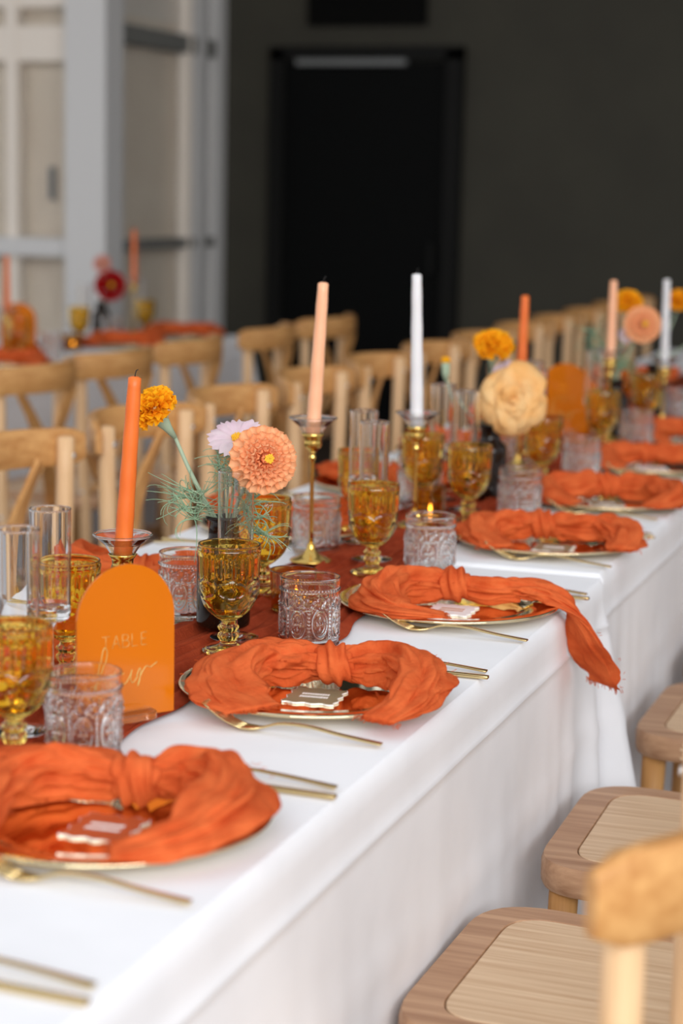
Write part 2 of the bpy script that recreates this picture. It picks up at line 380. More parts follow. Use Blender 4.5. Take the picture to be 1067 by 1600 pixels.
# ------------------------------------------------------------------ chairs
def make_chair():
    t = empty('cross_back_chair'); tag(t, '', 'chair')
    outer = [(x, y - .01) for x, y in rrect(0.43, 0.38, 0.40, 0.095, 8)]; inner = [(x, y - .01) for x, y in rrect(0.338, 0.296, 0.305, 0.06, 8)]
    n = len(outer); mb = MB()
    def ins(o, k): return [(x * k, y * k) for x, y in o]
    rings = [(ins(outer, .985), .422), (outer, .430), (outer, .454), (ins(outer, .985), .463), (ins(inner, 1.006), .4635), (inner, .4615), (inner, .452)]
    v = [(x, y, z) for o, z in rings for x, y in o]; f = []
    for l in range(len(rings) - 1):
        for i in range(n): j = (i + 1) % n; f.append((l * n + i, l * n + j, (l + 1) * n + j, (l + 1) * n + i))
    f.append(tuple(range(n - 1, -1, -1)))
    sf = mb.add(v, f).build('seat_frame', M['oak_y'], t, auto=50)
    MB().prism(ins(inner, .992), .435, .4635, .0012).build('seat_panel', M['oak_panel'], t, auto=40)
    for s in (-1, 1):
        # finger joints at the two front corners
        for q in range(4): MB().box((s * .2078, .092 - .004 * (q % 2), .4305 + q * .0078), (.0045, .016, .0042), s * R_(-3.4)).build('finger_joint', M['oak_panel'], sf, False)
        MB().tube([(s * .165, .150, .43), (s * .168, .155, .25), (s * .172, .165, 0)], [.021, .019, .015], 12).build('front_leg', M['oak_z'], t)
        pts = crom([(s * .165, -.215, 0), (s * .163, -.175, .22), (s * .165, -.165, .44), (s * .174, -.160, .64), (s * .183, -.160, .862)], 14)
        bp = MB().tube(list(pts) + [pts[-1] + np.array([0, 0, .004])], [.0155] * 4 + [.018] * 10 + [.012], 14).build('back_post', M['oak_post_lit'], t)
        c = []
        for q in range(13):
            u = q / 12; x = s * (.150 - .285 * u); z = .812 - .345 * u
            y = -.208 - .024 * math.sin(PI * u) + .046 * u
            c.append((x, y - (0.004 if s > 0 else -0.004), z))
        MB().bar(c, (0.77 * 1, 0, 0.64 * s), .040, .011).build('cross_slat', M['oak_z'], t, auto=40)
        MB().tube([(s * .168, .157, .21), (s * .164, -.178, .23)], .0105, 8).build('stretcher', M['oak_y'], t)
        for z, y in ((.828, -.158), (.475, -.165)):
            b = MB().lathe([(0, 0), (.006, 0), (.006, .002), (.004, .0035), (0, .0035)], 12).build('bolt', M['steel'], bp)
            b.location = (s * .182, y + .016, z) if z > .6 else (s * .183, y, z); b.rotation_euler = (-PI / 2, 0, 0) if z > .6 else (0, s * PI / 2, 0)
    MB().tube([(-.165, -.02, .22), (.165, -.02, .22)], .010, 8).build('stretcher', M['oak_x'], t)
    # curved top rail with rounded ends
    m = 25; v = []; f = []; k = 10
    for i in range(m):
        u = -1 + 2 * i / (m - 1); x = .240 * u; y = -.145 - .110 * (1 - u * u); e = max(0, (abs(u) - .86) / .14)
        hh = .039 * math.sqrt(max(.02, 1 - (0.75 * e) ** 2)); th = .0125 * math.sqrt(max(.05, 1 - (.8 * e) ** 2))
        zc = .841 + .004 * (1 - u * u); nx, ny = -2 * .110 * u / .240, -1; l = math.hypot(nx, ny); nx, ny = -nx / l * 0 + 2 * .110 * u / .240 / l * -1, -1 / l
        for q in range(k):
            a = 2 * PI * q / k; ca, sa = math.cos(a), math.sin(a)
            ca = math.copysign(abs(ca) ** .5, ca); sa = math.copysign(abs(sa) ** .5, sa)
            v.append((x + nx * th * ca * -1, y + ny * th * ca, zc + hh * sa))
    for i in range(m - 1):
        for q in range(k): q2 = (q + 1) % k; f.append((i * k + q, i * k + q2, (i + 1) * k + q2, (i + 1) * k + q))
    f.append(tuple(range(k - 1, -1, -1))); f.append(tuple((m - 1) * k + q for q in range(k)))
    MB().add(v, f).build('top_rail', M['oak_x'], t, auto=60)
    return t
chair = make_chair(); cu = [False]
ordn = ['first', 'second', 'third', 'fourth', 'fifth', 'sixth', 'seventh', 'eighth', 'ninth', 'tenth', 'eleventh', 'twelfth', 'thirteenth', 'fourteenth']
RC = [(-.430, 1.640, 0, 'pale oak cross-back chair cut off at the bottom right corner, backrest closest to the camera'),
      (-.434, 2.170, -1, 'oak cross-back chair with its bare seat lowest in the picture, beside the white cloth'),
      (-.415, 2.745, 1, 'oak cross-back chair with finger-jointed seat corner beside the flared cloth corner'),
      (-.42, 3.455, 0, 'oak cross-back chair seat just beyond the flared white cloth corner'),
      (-.43, 3.975, 2, 'oak cross-back chair farthest along the right side, a sliver at the frame edge')]
for x, y, a, lb in RC: place(chair, cu, (x, y, 0), PI / 2 + R_(a), lb, 'chairs on the right side of the long table')
LC = [3.355, 3.895, 4.41, 4.985, 5.535, 6.085, 6.645, 7.21, 7.77, 8.33, 8.9, 9.46]
lcl = ['oak cross-back chair behind the two tall flutes at the left edge', 'oak cross-back chair behind the orange marigold on its long stem', 'oak cross-back chair behind the lilac flower and the dahlia',
       'oak cross-back chair behind the peach candle', 'oak cross-back chair just left of the pale grey candle', 'oak cross-back chair just right of the pale grey candle', 'oak cross-back chair behind the marigold above the cream rose',
       'oak cross-back chair behind the far orange candle', 'oak cross-back chair behind the second arched sign', 'oak cross-back chair left of the far peach candle', 'oak cross-back chair between the far peach candle and its marigold', 'blurred oak chair nearest the dark wall, right of the far marigold']
for i, y in enumerate(LC): place(chair, cu, (-1.648, y, 0), -PI / 2 + R_([2, -3, 1, 0, 2, -1][i % 6]), lcl[i], 'chairs on the left side of the long table')
TC_ = [(4.84, 'oak chair seen from behind at the left edge, in front of the blurred table'), (5.345, 'oak chair seen from behind, second from the left at the blurred table'),
       (5.89, 'oak chair seen from behind below the red flower and pale flute of the blurred table'), (6.565, 'oak chair in front of the pale corner post and dark wall'), (7.215, 'oak chair in front of the black door, left of the peach candle')]
for i, (y, lb) in enumerate(TC_): place(chair, cu, (-2.755, y, 0), PI / 2 + R_([1, -2, 2, 4, -3][i]), lb, 'chairs at the blurred table')

# ------------------------------------------------------------------ glassware prototypes
def goblet_relief(a, z, r): return 1.6 * goblet_relief_(a, z, r)
def goblet_relief_(a, z, r):
    if r < 0.02: return 0
    d = 0.0
    if 0.098 < z < 0.132:
        w_ = min(1, (z - .098) / .004, (.132 - z) / .003); d += 0.0011 * w_ * (abs(math.cos(a * 11)) - .35)
    if 0.133 <= z < 0.1375: d += 0.0009
    z0 = 0.0855
    for row in range(1):
        q = (a / (2 * PI) * 6) % 1 - .5; dx = q * 2 * PI / 6 * .040; e = math.hypot(dx / .0195, (z - z0) / .0105)
        d += 0.0013 * math.exp(-((e - 1) / .10) ** 2) + 0.0008 * math.exp(-((e - .74) / .06) ** 2) * (0.5 + .5 * math.cos(24 * math.atan2((z - z0) / .0105, dx / .0195)))
        if e < .6: d += 0.0006 * (1 - e / .6)
    if z < 0.074: d += 0.0010 * min(1, (0.074 - z) / .01) * (abs(math.cos(a * 6)) - .4)
    return d
def make_goblet(n=132):
    t = empty('goblet'); tag(t, '', 'goblet')
    outer = [(0, .041), (.010, .0415), (.018, .047), (.0255, .054), (.031, .061), (.0345, .068), (.037, .075)] + [(.0375 + .0012 * (q / 11), .077 + .0195 * q / 11) for q in range(12)] + [(.0388, .0985), (.0389, .103), (.0391, .110), (.0394, .118), (.0397, .126), (.0399, .130), (.0399, .133), (.04, .135), (.0401, .137), (.0402, .140)]
    inner = bead(.0392, .1416, .0014, -15, 200) + [(.0378, .138), (.0373, .12), (.0365, .10), (.0345, .085), (.031, .072), (.026, .062), (.018, .054), (.008, .0505), (0, .050)]
    # relief only on the outer wall
    mb = MB(); inner = support([outer[-1]] + inner, .0004)[1:]; prof = outer + inner; no = len(outer)
    v = []; f = []; rings = []
    for k, (r, z) in enumerate(prof):
        if r < 1e-6: rings.append([len(v)]); v.append((0, 0, z)); continue
        ring = []
        for q in range(n):
            a = 2 * PI * q / n; rr = r + (goblet_relief(a, z, r) if k < no else 0); ring.append(len(v)); v.append((rr * math.cos(a), rr * math.sin(a), z))
        rings.append(ring)
    for A, B in zip(rings, rings[1:]):
        for q in range(n):
            q2 = (q + 1) % n
            if len(A) == 1: f.append((A[0], B[q2], B[q]))
            elif len(B) == 1: f.append((A[q], A[q2], B[0]))
            else: f.append((A[q], A[q2], B[q2], B[q]))
    mb.add(v, f).build('bowl', M['amber'], t)
    st = [(0, .0410), (.0085, .0408), (.0095, .038), (.0125, .035), (.0135, .0325), (.0115, .029), (.0095, .027), (.0125, .0245), (.0135, .021), (.0115, .017), (.0095, .014), (.0115, .011), (.016, .0085), (.026, .0055), (.0335, .0035), (.0345, .002), (.034, 0), (.020, .0), (0, .001)]
    MB().lathe(st[::-1], 40, lambda a, z, r: 0.0008 * math.cos(a * 8) if .015 < z < .037 else 0).build('foot', M['amber'], t)
    return t
def tumbler_relief(a, z): return 1.35 * tumbler_relief_(a, z)
def tumbler_relief_(a, z):
    d = 0
    if .0795 < z < .0855:
        q = (a / (2 * PI) * 54) % 1 - .5; e = math.hypot(q * 2 * PI / 54 * .0405 / .0021, (z - .0825) / .0021); d += .0013 * max(0, 1 - e * e) ** .5 if e < 1 else 0
    if .004 < z < .0105:
        q = (a / (2 * PI) * 54) % 1 - .5; e = math.hypot(q * 2 * PI / 54 * .0405 / .0021, (z - .0075) / .0021); d += .0011 * max(0, 1 - e * e) ** .5 if e < 1 else 0
    if .0125 < z < .078:
        q = (a / (2 * PI) * 8) % 1 - .5; dx = q * 2 * PI / 8 * .0405
        e = math.hypot(dx / .0105, (z - .040) / .0185)
        d += .0018 * math.exp(-((e - 1) / .10) ** 2) + .0010 * math.exp(-((e - .72) / .07) ** 2)
        if e < .62:
            th = math.atan2((z - .040) / .0185, dx / .0105); d += .0016 * max(0, math.cos(4 * th)) * (1 - abs(e - .34) / .3 if abs(e - .34) < .3 else 0); d += .0018 * math.exp(-(e / .10) ** 2)
        # bead columns between the ovals
        q2 = abs(abs(q) - .5) * 2 * PI / 8 * .0405; zz = ((z - .014) / .0048) % 1 - .5; e2 = math.hypot(q2 / .0022, zz * .0048 / .0022)
        if e2 < 1 and z < .062: d += .0014 * (1 - e2 * e2) ** .5
        # fan leaves above
        if z > .058:
            for c0 in (-.5, 0, .5):
                dq = (q - c0) * 2 * PI / 8 * .0405; th = math.atan2(z - .058, dq); rr = math.hypot(dq, z - .058)
                if rr < .016: d += .0011 * max(0, math.cos(th * 7)) * min(1, rr / .004) * min(1, (.016 - rr) / .003)
    return d
def make_tumbler(n=264):
    t = empty('tumbler'); tag(t, '', 'tumbler')
    zs = list(np.linspace(.003, .0867, 92)); H = .098
    outer = [(0, 0), (.030, .0), (.0385, .0008)] + [(.0395 + .0006 * z / .1, z) for z in zs] + [(.0402, .088), (.0404, .092), (.0405, .096)]
    inner = bead(.0394, .0972, .0014, -15, 200) + [(.0380, .094), (.0372, .07), (.0362, .03), (.0355, .016), (.033, .0125), (.02, .0115), (0, .0115)]
    no = len(outer); v = []; f = []; rings = []
    inner = support([outer[-1]] + inner, .0004)[1:]
    for k, (r, z) in enumerate(outer + inner):
        if r < 1e-6: rings.append([len(v)]); v.append((0, 0, z)); continue
        ring = []
        for q in range(n):
            a = 2 * PI * q / n; rr = r + (tumbler_relief(a, z) if 2 < k < no else 0); ring.append(len(v)); v.append((rr * math.cos(a), rr * math.sin(a), z))
        rings.append(ring)
    for A, B in zip(rings, rings[1:]):
        for q in range(n):
            q2 = (q + 1) % n
            if len(A) == 1: f.append((A[0], B[q2], B[q]))
            elif len(B) == 1: f.append((A[q], A[q2], B[0]))
            else: f.append((A[q], A[q2], B[q2], B[q]))
    MB().add(v, f).build('body', M['clear'], t)
    return t
def make_flute():
    t = empty('champagne_flute'); tag(t, '', 'glass')
    b = [(0, .100), (.016, .1005), (.0205, .103), (.0222, .107), (.0226, .113), (.0230, .16), (.0235, .2375)] + bead(.0227, .2388, .0011, -20, 200) + [(.0217, .237), (.0212, .16), (.0206, .122), (.019, .117), (.012, .1145), (0, .114)]
    MB().lathe(b, 48, sup=.0004).build('bowl', M['clear'], t)
    s = [(0, 0), (.026, 0), (.0315, .0008), (.0318, .0018), (.029, .0028), (.018, .0045), (.008, .008), (.0045, .014), (.0034, .03), (.0033, .07), (.004, .09), (.0065, .0965), (.010, .0996), (0, .0999)]
    MB().lathe(s, 32, sup=.0004).build('stem', M['clear'], t)
    return t
gob = make_goblet(); gu = [False]; tum = make_tumbler(); tu = [False]; flu = make_flute(); fu = [False]
GOB = [(-.985, 1.80, RZ, 'amber pressed-glass goblet cut by the left edge, closest to the camera'),
       (-.965, 2.335, RZ, 'amber pressed-glass goblet in sharp focus in front of the dark flower bottle'),
       (-.966, 2.925, RZ, 'amber goblet standing in front of a pair of clear flutes, right of the peach candlestick'),
       (-.962, 3.465, RZ, 'amber goblet in front of flutes, directly below the yellow bud'),
       (-.952, 3.985, RZ, 'amber goblet standing directly below the cream rose'),
       (-.955, 4.59, RZ, 'blurred amber goblet just right of the second arched sign'),
       (-.945, 5.09, RZ, 'blurred amber goblet below the far pale candle near the right edge'),
       (-1.10, 2.145, RZ, 'amber goblet seen behind the tall flute, left of the arched sign'),
       (-1.066, 2.712, RZ, 'amber goblet mostly hidden behind the dahlia bottle and its foliage'),
       (-1.115, 3.30, RZ, 'amber goblet rim peeking out left behind the pair of flutes'),
       (-1.085, 3.575, RZ, 'amber goblet half hidden behind the goblet below the yellow bud'),
       (-1.10, 4.46, RZ, 'amber goblet behind the far orange candle, left of the second arched sign'),
       (-1.09, 5.45, RZ, 'amber goblet at the right edge behind the far pale candle'),
       (-3.50, 6.93, TZ, 'blurred amber goblet left of the red flower on the back table'),
       (-3.50, 7.53, TZ, 'blurred amber goblet right of the red flower on the back table'),
       (-3.42, 6.30, TZ, 'blurred amber goblet at the left edge on the back table')]
for i, (x, y, z, lb) in enumerate(GOB): place(gob, gu, (x, y, z if abs(x - CX) < .09 or x < -2 else TZ + .004), i * .37 + .12, lb, 'amber goblets')
TUM = [(-.935, 1.862, 'clear embossed tumbler in front of the table four sign'), (-.900, 2.462, 'clear embossed tumbler in sharp focus beside the amber goblet'),
       (-.900, 3.02, 'clear embossed tumbler beside the votive, behind the trailing napkin'), (-.905, 3.62, 'clear embossed tumbler behind the napkin of the fourth right plate'),
       (-.905, 4.15, 'blurred clear tumbler right of the goblet below the cream rose'), (-.905, 4.76, 'blurred clear tumbler right of the goblet by the second arched sign'), (-.915, 5.36, 'blurred clear tumbler at the right edge of the picture'),
       (-1.120, 2.555, 'clear tumbler just left of the dark dahlia bottle'), (-1.133, 3.125, 'clear tumbler behind the stem of the peach candlestick'), (-1.130, 3.70, 'clear tumbler behind the stem of the pale grey candle'), (-1.118, 4.285, 'clear tumbler glimpsed right of the second dark bottle'),
       (-3.26, 6.24, 'blurred pale tumbler beside the back table arch'), (-3.43, 7.07, 'blurred pale tumbler below the red flower')]
for i, (x, y, lb) in enumerate(TUM): place(tum, tu, (x, y, TZ + .002), i * .29 + .05, lb, 'clear tumblers')
FLU = [(-.988, 2.412, 'clear cylindrical flute behind the sharp goblet, in front of the dahlia stem'), (-1.06, 2.025, 'tall clear flute standing left of the orange candle'), (-1.028, 1.888, 'clear flute cut by the left edge behind the nearest goblet'),
       (-1.003, 3.035, 'front clear flute of the pair between the two candlesticks'), (-1.072, 3.185, 'rear clear flute of the pair between the two candlesticks'), (-1.008, 3.60, 'front clear flute below the yellow bud'), (-1.085, 3.70, 'rear clear flute crossed by the yellow bud stem'),
       (-1.005, 4.13, 'front clear flute right of the cream rose'), (-1.06, 4.32, 'rear clear flute between the orange candle and the second arch'), (-1.0, 4.69, 'clear flute right of the second arched sign'),
       (-3.54, 7.05, 'blurred clear flute against the pale column on the back table'), (-3.56, 7.60, 'blurred clear flute right of the red flower on the back table')]
for i, (x, y, lb) in enumerate(FLU): place(flu, fu, (x, y, RZ if x > -2 else TZ), 0, lb, 'clear champagne flutes').scale = (1.03, 1.03, .945)

# ------------------------------------------------------------------ plates, napkins, cutlery, cards
def make_plate():
    prof = [(0, .0035), (.10, .0035), (.112, .0045), (.120, .009), (.126, .0125), (.150, .0155), (.1615, .0165), (.1645, .0160), (.1650, .0145), (.1635, .0125), (.150, .0115), (.127, .0085), (.119, .004), (.112, 0), (.10, 0), (0, 0)]
    o = MB().lathe(prof[::-1], 128).build('charger_plate', M['charger']); o['category'] = 'plate'; return o
pl = make_plate(); pu = [False]
RP = [(-.821, 1.677), (-.809, 2.231), (-.798, 2.785), (-.79, 3.377), (-.795, 3.905), (-.81, 4.46), (-.815, 5.0), (-.815, 5.9)]
LP = [(-1.25, 2.19), (-1.25, 2.73), (-1.255, 3.32), (-1.25, 3.90), (-1.25, 4.47), (-1.25, 5.05), (-1.25, 5.9), (-1.25, 6.5)]
BP = [(-3.28, 5.95), (-3.28, 6.90), (-3.28, 7.45)]
rl = ['at the lower left, closest to the camera', 'in sharp focus beside the table four sign', 'under the napkin that trails over the table edge', 'right behind the trailing napkin, fourth along the right side',
      'fifth along the right side of the long table', 'sixth along the right side, near the right edge', 'seventh along the right side, cut by the right edge', 'farthest along the right side']
ll = ['on the left side across from the sharp plate', 'on the left side behind the table four sign', 'on the left side behind the peach candlestick', 'on the left side behind the pair of flutes', 'on the left side behind the pale grey candle', 'on the left side behind the second dark bottle', 'on the left side behind the far peach candle', 'farthest on the left side']
bl = ['at the left edge of the blurred back table', 'below the red flower on the blurred back table', 'at the right end of the blurred back table']
for (x, y), lb in list(zip(RP, rl)) + list(zip(LP, ll)) + list(zip(BP, bl)):
    place(pl, pu, (x, y, TZ + .001), 0, 'mirror gold charger plate ' + lb, 'gold charger plates')

def napkin(name, origin, path, kn, seed, label, mirror=False, fringe=True, nr=110, nk=56, rz=0.0):
    """path: (x,y,z,halfwidth,halfheight) relative to the plate centre on the cloth; kn = index of the knot in path"""
    rnd = random.Random(seed); t = empty(name, (origin[0], origin[1], TZ), rz); tag(t, label, 'napkin', 'orange gauze napkins')
    if mirror: path = [(-a, -b, c, d_, e) for a, b, c, d_, e in path]
    A = crom(path, nr); v = []; f = []; ku = kn / (len(path) - 1)
    ph = [rnd.uniform(0, 6.28) for _ in range(16)]; ends = []
    acc = 0
    for i in range(nr):
        u = i / (nr - 1); p = Vector(A[i][:3]); tn = Vector(A[min(i + 1, nr - 1)][:3] - A[max(i - 1, 0)][:3]).normalized()
        sd = Vector((tn.y, -tn.x, 0)); sd = sd.normalized() if sd.length > 1e-4 else Vector((1, 0, 0)); o = sd.cross(tn).normalized()
        if o.z < 0: o = -o; sd = -sd
        du = abs(u - ku); pin = 1 - .42 * math.exp(-(du / .045) ** 2)
        rw, rh = A[i][3] * pin * .74, A[i][4] * pin * .92
        endk = min(1, min(u, 1 - u) / .10)
        for k in range(nk):
            a = 2 * PI * k / nk; gather = math.exp(-(du / .10) ** 2)
            F = 1 + .17 * math.cos(3 * a + ph[0] + 7 * u + 1.2 * math.sin(9 * u + ph[6])) + .13 * math.cos(5 * a + ph[1] - 11 * u + 1.4 * math.sin(13 * u + ph[7])) + (.085 + .05 * gather) * math.cos(8 * a + ph[2] + 9 * math.sin(6 * u + ph[3])) \
                + .045 * math.cos(13 * a + ph[4] + 8 * math.sin(9 * u + ph[5])) + .06 * math.sin(19 * u + ph[8] + 2 * math.cos(a + ph[9])) + .03 * math.sin(37 * u + ph[10] + 3 * math.cos(a + ph[11]))
            nz = mnoise.noise(Vector((u * 7, math.cos(a) * 1.9 + seed, math.sin(a) * 1.9))) ; nz2 = mnoise.noise(Vector((u * 15 + 3, math.cos(a) * 4.4 + seed, math.sin(a) * 4.4)))
            F += .26 * (abs(nz) * 2 - .5) + .16 * (abs(nz2) * 2 - .5)
            F = 1 + (F - 1) * (.35 + .65 * endk)
            q = p + sd * (rw * F * math.cos(a)) + o * (rh * F * math.sin(a))
            rr = math.hypot(q.x, q.y); floor_ = .0062 if rr < .106 else (.0186 if rr < .169 else .004)
            gx = origin[0] + q.x
            if origin[0] > -1 and gx > -.640: floor_ = -1
            if q.z < floor_: q.z = floor_ + .0008 * math.sin(9 * a)
            v.append(tuple(q))
    for i in range(nr - 1):
        for k in range(nk): k2 = (k + 1) % nk; f.append((i * nk + k, i * nk + k2, (i + 1) * nk + k2, (i + 1) * nk + k))
    f.append(tuple(range(nk - 1, -1, -1))); f.append(tuple((nr - 1) * nk + k for k in range(nk)))
    MB().add(v, f).build('folded_cloth', M['napkin'], t)
    # knot: two crossing wrapped bands
    i = int(ku * (nr - 1)); c = Vector(A[i][:3]); tn = Vector(A[i + 2][:3] - A[i - 2][:3]).normalized(); sd = Vector((tn.y, -tn.x, 0)).normalized(); o = Vector((0, 0, 1))
    v = []; f = []; n1, n2 = 40, 48
    kr = .98 * max(A[i][3], A[i][4])
    for a_ in range(n1 + 1):
        lat = -PI / 2 + PI * a_ / n1
        for b in range(n2):
            lon = 2 * PI * b / n2
            w_ = 1 + .10 * math.sin(5.5 * (lat * 1.5 + .55 * math.sin(lon + .6)) + ph[12]) + .05 * math.sin(11 * lat + 3 * math.cos(lon) + ph[13]) + .05 * math.cos(3 * lon + ph[14])
            ax = math.sin(lat) * .92; rr = math.cos(lat) ** .62 if math.cos(lat) > 0 else 0
            q = c + tn * (ax * kr * w_ + .25 * kr * math.cos(lon) * math.cos(lat)) + sd * (rr * math.cos(lon) * kr * 1.02 * w_) + o * (rr * math.sin(lon) * kr * 1.02 * w_ + .001)
            if q.z < .0055: q.z = .0055
            v.append(tuple(q))
    for a_ in range(n1):
        for b in range(n2): b2 = (b + 1) % n2; f.append((a_ * n2 + b, a_ * n2 + b2, (a_ + 1) * n2 + b2, (a_ + 1) * n2 + b))
    MB().add(v, f).build('knot', M['napkin'], t)
    if fringe:
        mb = MB()
        for e, (ia, ib) in enumerate(((0, 2), (nr - 1, nr - 3))):
            p = Vector(A[ia][:3]); tn = Vector(A[ia][:3] - A[ib][:3]).normalized(); sd = Vector((tn.y, -tn.x, 0)); sd = sd.normalized() if sd.length > .05 else Vector((1, 0, 0))
            for q in range(46):
                s0 = rnd.uniform(-1, 1); b = p + sd * (s0 * A[ia][3] * 1.0) - tn * .003; L_ = rnd.uniform(.005, .014)
                d1 = (tn + sd * rnd.uniform(-.5, .5) + Vector((0, 0, rnd.uniform(-.35, .25)))).normalized(); d2 = (d1 + Vector((rnd.uniform(-.5, .5), rnd.uniform(-.5, .5), rnd.uniform(-.5, .1)))).normalized()
                pts = [b, b + d1 * L_ * .5, b + d1 * L_ * .5 + d2 * L_ * .5]
                for z_ in pts:
                    if origin[0] > -1 and origin[0] + z_.x < -.64: z_.z = max(z_.z, .0195 if math.hypot(z_.x, z_.y) < .168 else .003)
                mb.tube(pts, .0005, 3, False)
        # loose threads along the frayed selvedge
        for q in range(90):
            i = rnd.randrange(4, nr - 4); p = Vector(A[i][:3]); tn = Vector(A[i + 1][:3] - A[i - 1][:3]).normalized(); sd = Vector((tn.y, -tn.x, 0)); sd = sd.normalized() if sd.length > .05 else Vector((1, 0, 0)); s0 = rnd.choice((-1, 1))
            b = p + sd * (s0 * A[i][3] * .95) + Vector((0, 0, A[i][4] * .3)); L_ = rnd.uniform(.003, .008); d1 = (sd * s0 + tn * rnd.uniform(-.7, .7) + Vector((0, 0, rnd.uniform(-.1, .7)))).normalized()
            mb.tube([b, b + d1 * L_], .00042, 3, False)
        mb.build('frayed_fringe', M['napkin'], t)['kind'] = 'stuff'
    return t
N1 = [(-.045, -.185, .022, .040, .008), (-.075, -.125, .030, .042, .014), (-.105, -.040, .036, .044, .024), (-.085, .025, .038, .042, .028), (-.035, .055, .034, .036, .026), (.025, .055, .032, .026, .024), (.070, .082, .034, .034, .026), (.122, .062, .038, .042, .028), (.158, -.012, .036, .046, .024), (.150, -.072, .030, .040, .018), (.120, -.105, .025, .034, .012), (.085, -.122, .022, .030, .006)]
N2 = [(-.020, -.165, .021, .050, .004), (-.060, -.140, .026, .052, .010), (-.098, -.085, .034, .048, .020), (-.085, -.015, .038, .042, .028), (-.036, .018, .035, .034, .027), (.012, .026, .033, .026, .024), (.055, .045, .034, .030, .026), (.105, .042, .038, .038, .027), (.150, -.018, .036, .042, .024), (.158, -.095, .028, .036, .014), (.140, -.150, .020, .032, .005)]
N3 = [(.030, -.130, .020, .022, .005), (-.030, -.150, .026, .034, .014), (-.088, -.105, .032, .042, .024), (-.082, -.030, .036, .040, .028), (-.042, .010, .034, .032, .026), (.002, .024, .034, .026, .025), (.055, .030, .030, .028, .020), (.100, .048, .030, .030, .017), (.145, .038, .029, .030, .012), (.178, .030, .012, .028, .008), (.198, .050, -.040, .042, .007), (.212, .080, -.085, .050, .005), (.220, .090, -.112, .048, .002)]
N4 = [(-.050, -.160, .021, .040, .005), (-.085, -.115, .028, .046, .014), (-.107, -.050, .036, .044, .024), (-.070, -.005, .036, .040, .026), (-.018, .022, .034, .026, .024), (.040, .030, .034, .036, .025), (.095, .036, .036, .040, .025), (.140, -.020, .030, .040, .018), (.148, -.095, .022, .036, .006)]
N5 = [(-.030, -.150, .021, .036, .005), (-.085, -.130, .030, .042, .016), (-.112, -.060, .036, .044, .026), (-.060, -.010, .036, .040, .026), (-.005, .016, .034, .026, .024), (.050, .030, .034, .036, .026), (.108, .012, .036, .042, .026), (.142, -.060, .032, .040, .022), (.110, -.130, .022, .034, .006)]
N1 = [(a * .92 - .012, b, c, d_, e) for a, b, c, d_, e in N1]; N2 = [(a * .90 + .006, b, c, d_, e) for a, b, c, d_, e in N2]; N3 = [(a * (.90 if a < 0 else 1), b, c, d_, e) for a, b, c, d_, e in N3]
for i, (pt, kn) in enumerate([(N1, 5), (N2, 5), (N3, 5), (N4, 4), (N5, 4), (N4, 4), (N5, 4), (N4, 4)]):
    lb = ['knotted orange gauze napkin on the plate closest to the camera', 'knotted orange gauze napkin on the sharp plate beside the table four sign', 'knotted orange gauze napkin whose end trails over the table edge',
          'knotted orange napkin on the fourth plate, behind the trailing one', 'knotted orange napkin on the fifth plate along the right side', 'blurred orange napkin on the sixth plate, near the right edge', 'blurred orange napkin cut by the right edge', 'orange napkin farthest along the right side'][i]
    napkin('gauze_napkin', RP[i], pt, kn, 11 + i, lb, fringe=i < 4, nr=190 if i < 4 else 70, nk=96 if i < 4 else 40)
for i, (x, y) in enumerate(LP):
    lb = ['orange gauze napkin glimpsed through the flute at the left edge', 'orange gauze napkin rising behind the table four sign', 'orange gauze napkin behind the dahlia, left of the peach candlestick', 'orange gauze napkin glimpsed left of the pair of flutes',
          'orange gauze napkin behind the stem of the pale grey candle', 'orange gauze napkin behind the second dark bottle', 'blurred orange napkin behind the far peach candle', 'orange napkin farthest on the left side'][i]
    napkin('gauze_napkin', (x, y), [N4, N2, N5, N4, N5, N4, N5, N4][i], [4, 5, 4, 4, 4, 4, 4, 4][i], 31 + i, lb, mirror=True, fringe=i < 3, nr=120 if i < 4 else 50, nk=64 if i < 4 else 30)
for i, (x, y) in enumerate(BP):
    napkin('gauze_napkin', (x, y), N4, 4, 51 + i, 'blurred red orange napkin ' + bl[i], fringe=False, nr=50, nk=30)

def make_fork():
    t = empty('fork'); tag(t, '', 'fork'); L_ = .205     # along +x, tines at -x
    pts = crom([(.108, 0, .0040), (.06, 0, .0085), (.02, 0, .0135), (-.015, 0, .0125), (-.040, 0, .0050), (-.060, 0, .0040)], 22)
    MB().bar(pts, (0, 1, 0), list(np.interp(np.linspace(0, 1, 22), [0, .1, .5, .75, .88, 1], [.010, .009, .0062, .0062, .018, .021])), .0024).build('handle', M['gold'], t, bevel=.0006)
    for k in range(4):
        y = -.0085 + k * .00567
        MB().bar(crom([(-.059, y, .0040), (-.078, y, .0095), (-.097, y * .95, .0195), (-.110, y * .9, .0280)], 7), (0, 1, 0), [.0040, .0038, .0036, .0034, .0030, .0026, .0015], .0018).build('tine', M['gold'], t)
    return t
def make_knife():
    t = empty('knife'); tag(t, '', 'knife')
    MB().bar(crom([(.115, 0, .003), (.06, 0, .003), (.0, 0, .003)], 8), (0, 1, 0), .0085, .0045).build('handle', M['gold'], t, bevel=.001)
    MB().bar([(0, 0, .003), (-.03, .001, .003), (-.07, .001, .003), (-.095, .003, .003), (-.105, .006, .003)], (0, 1, 0), [.008, .015, .016, .012, .003], .0014).build('blade', M['gold'], t)
    return t
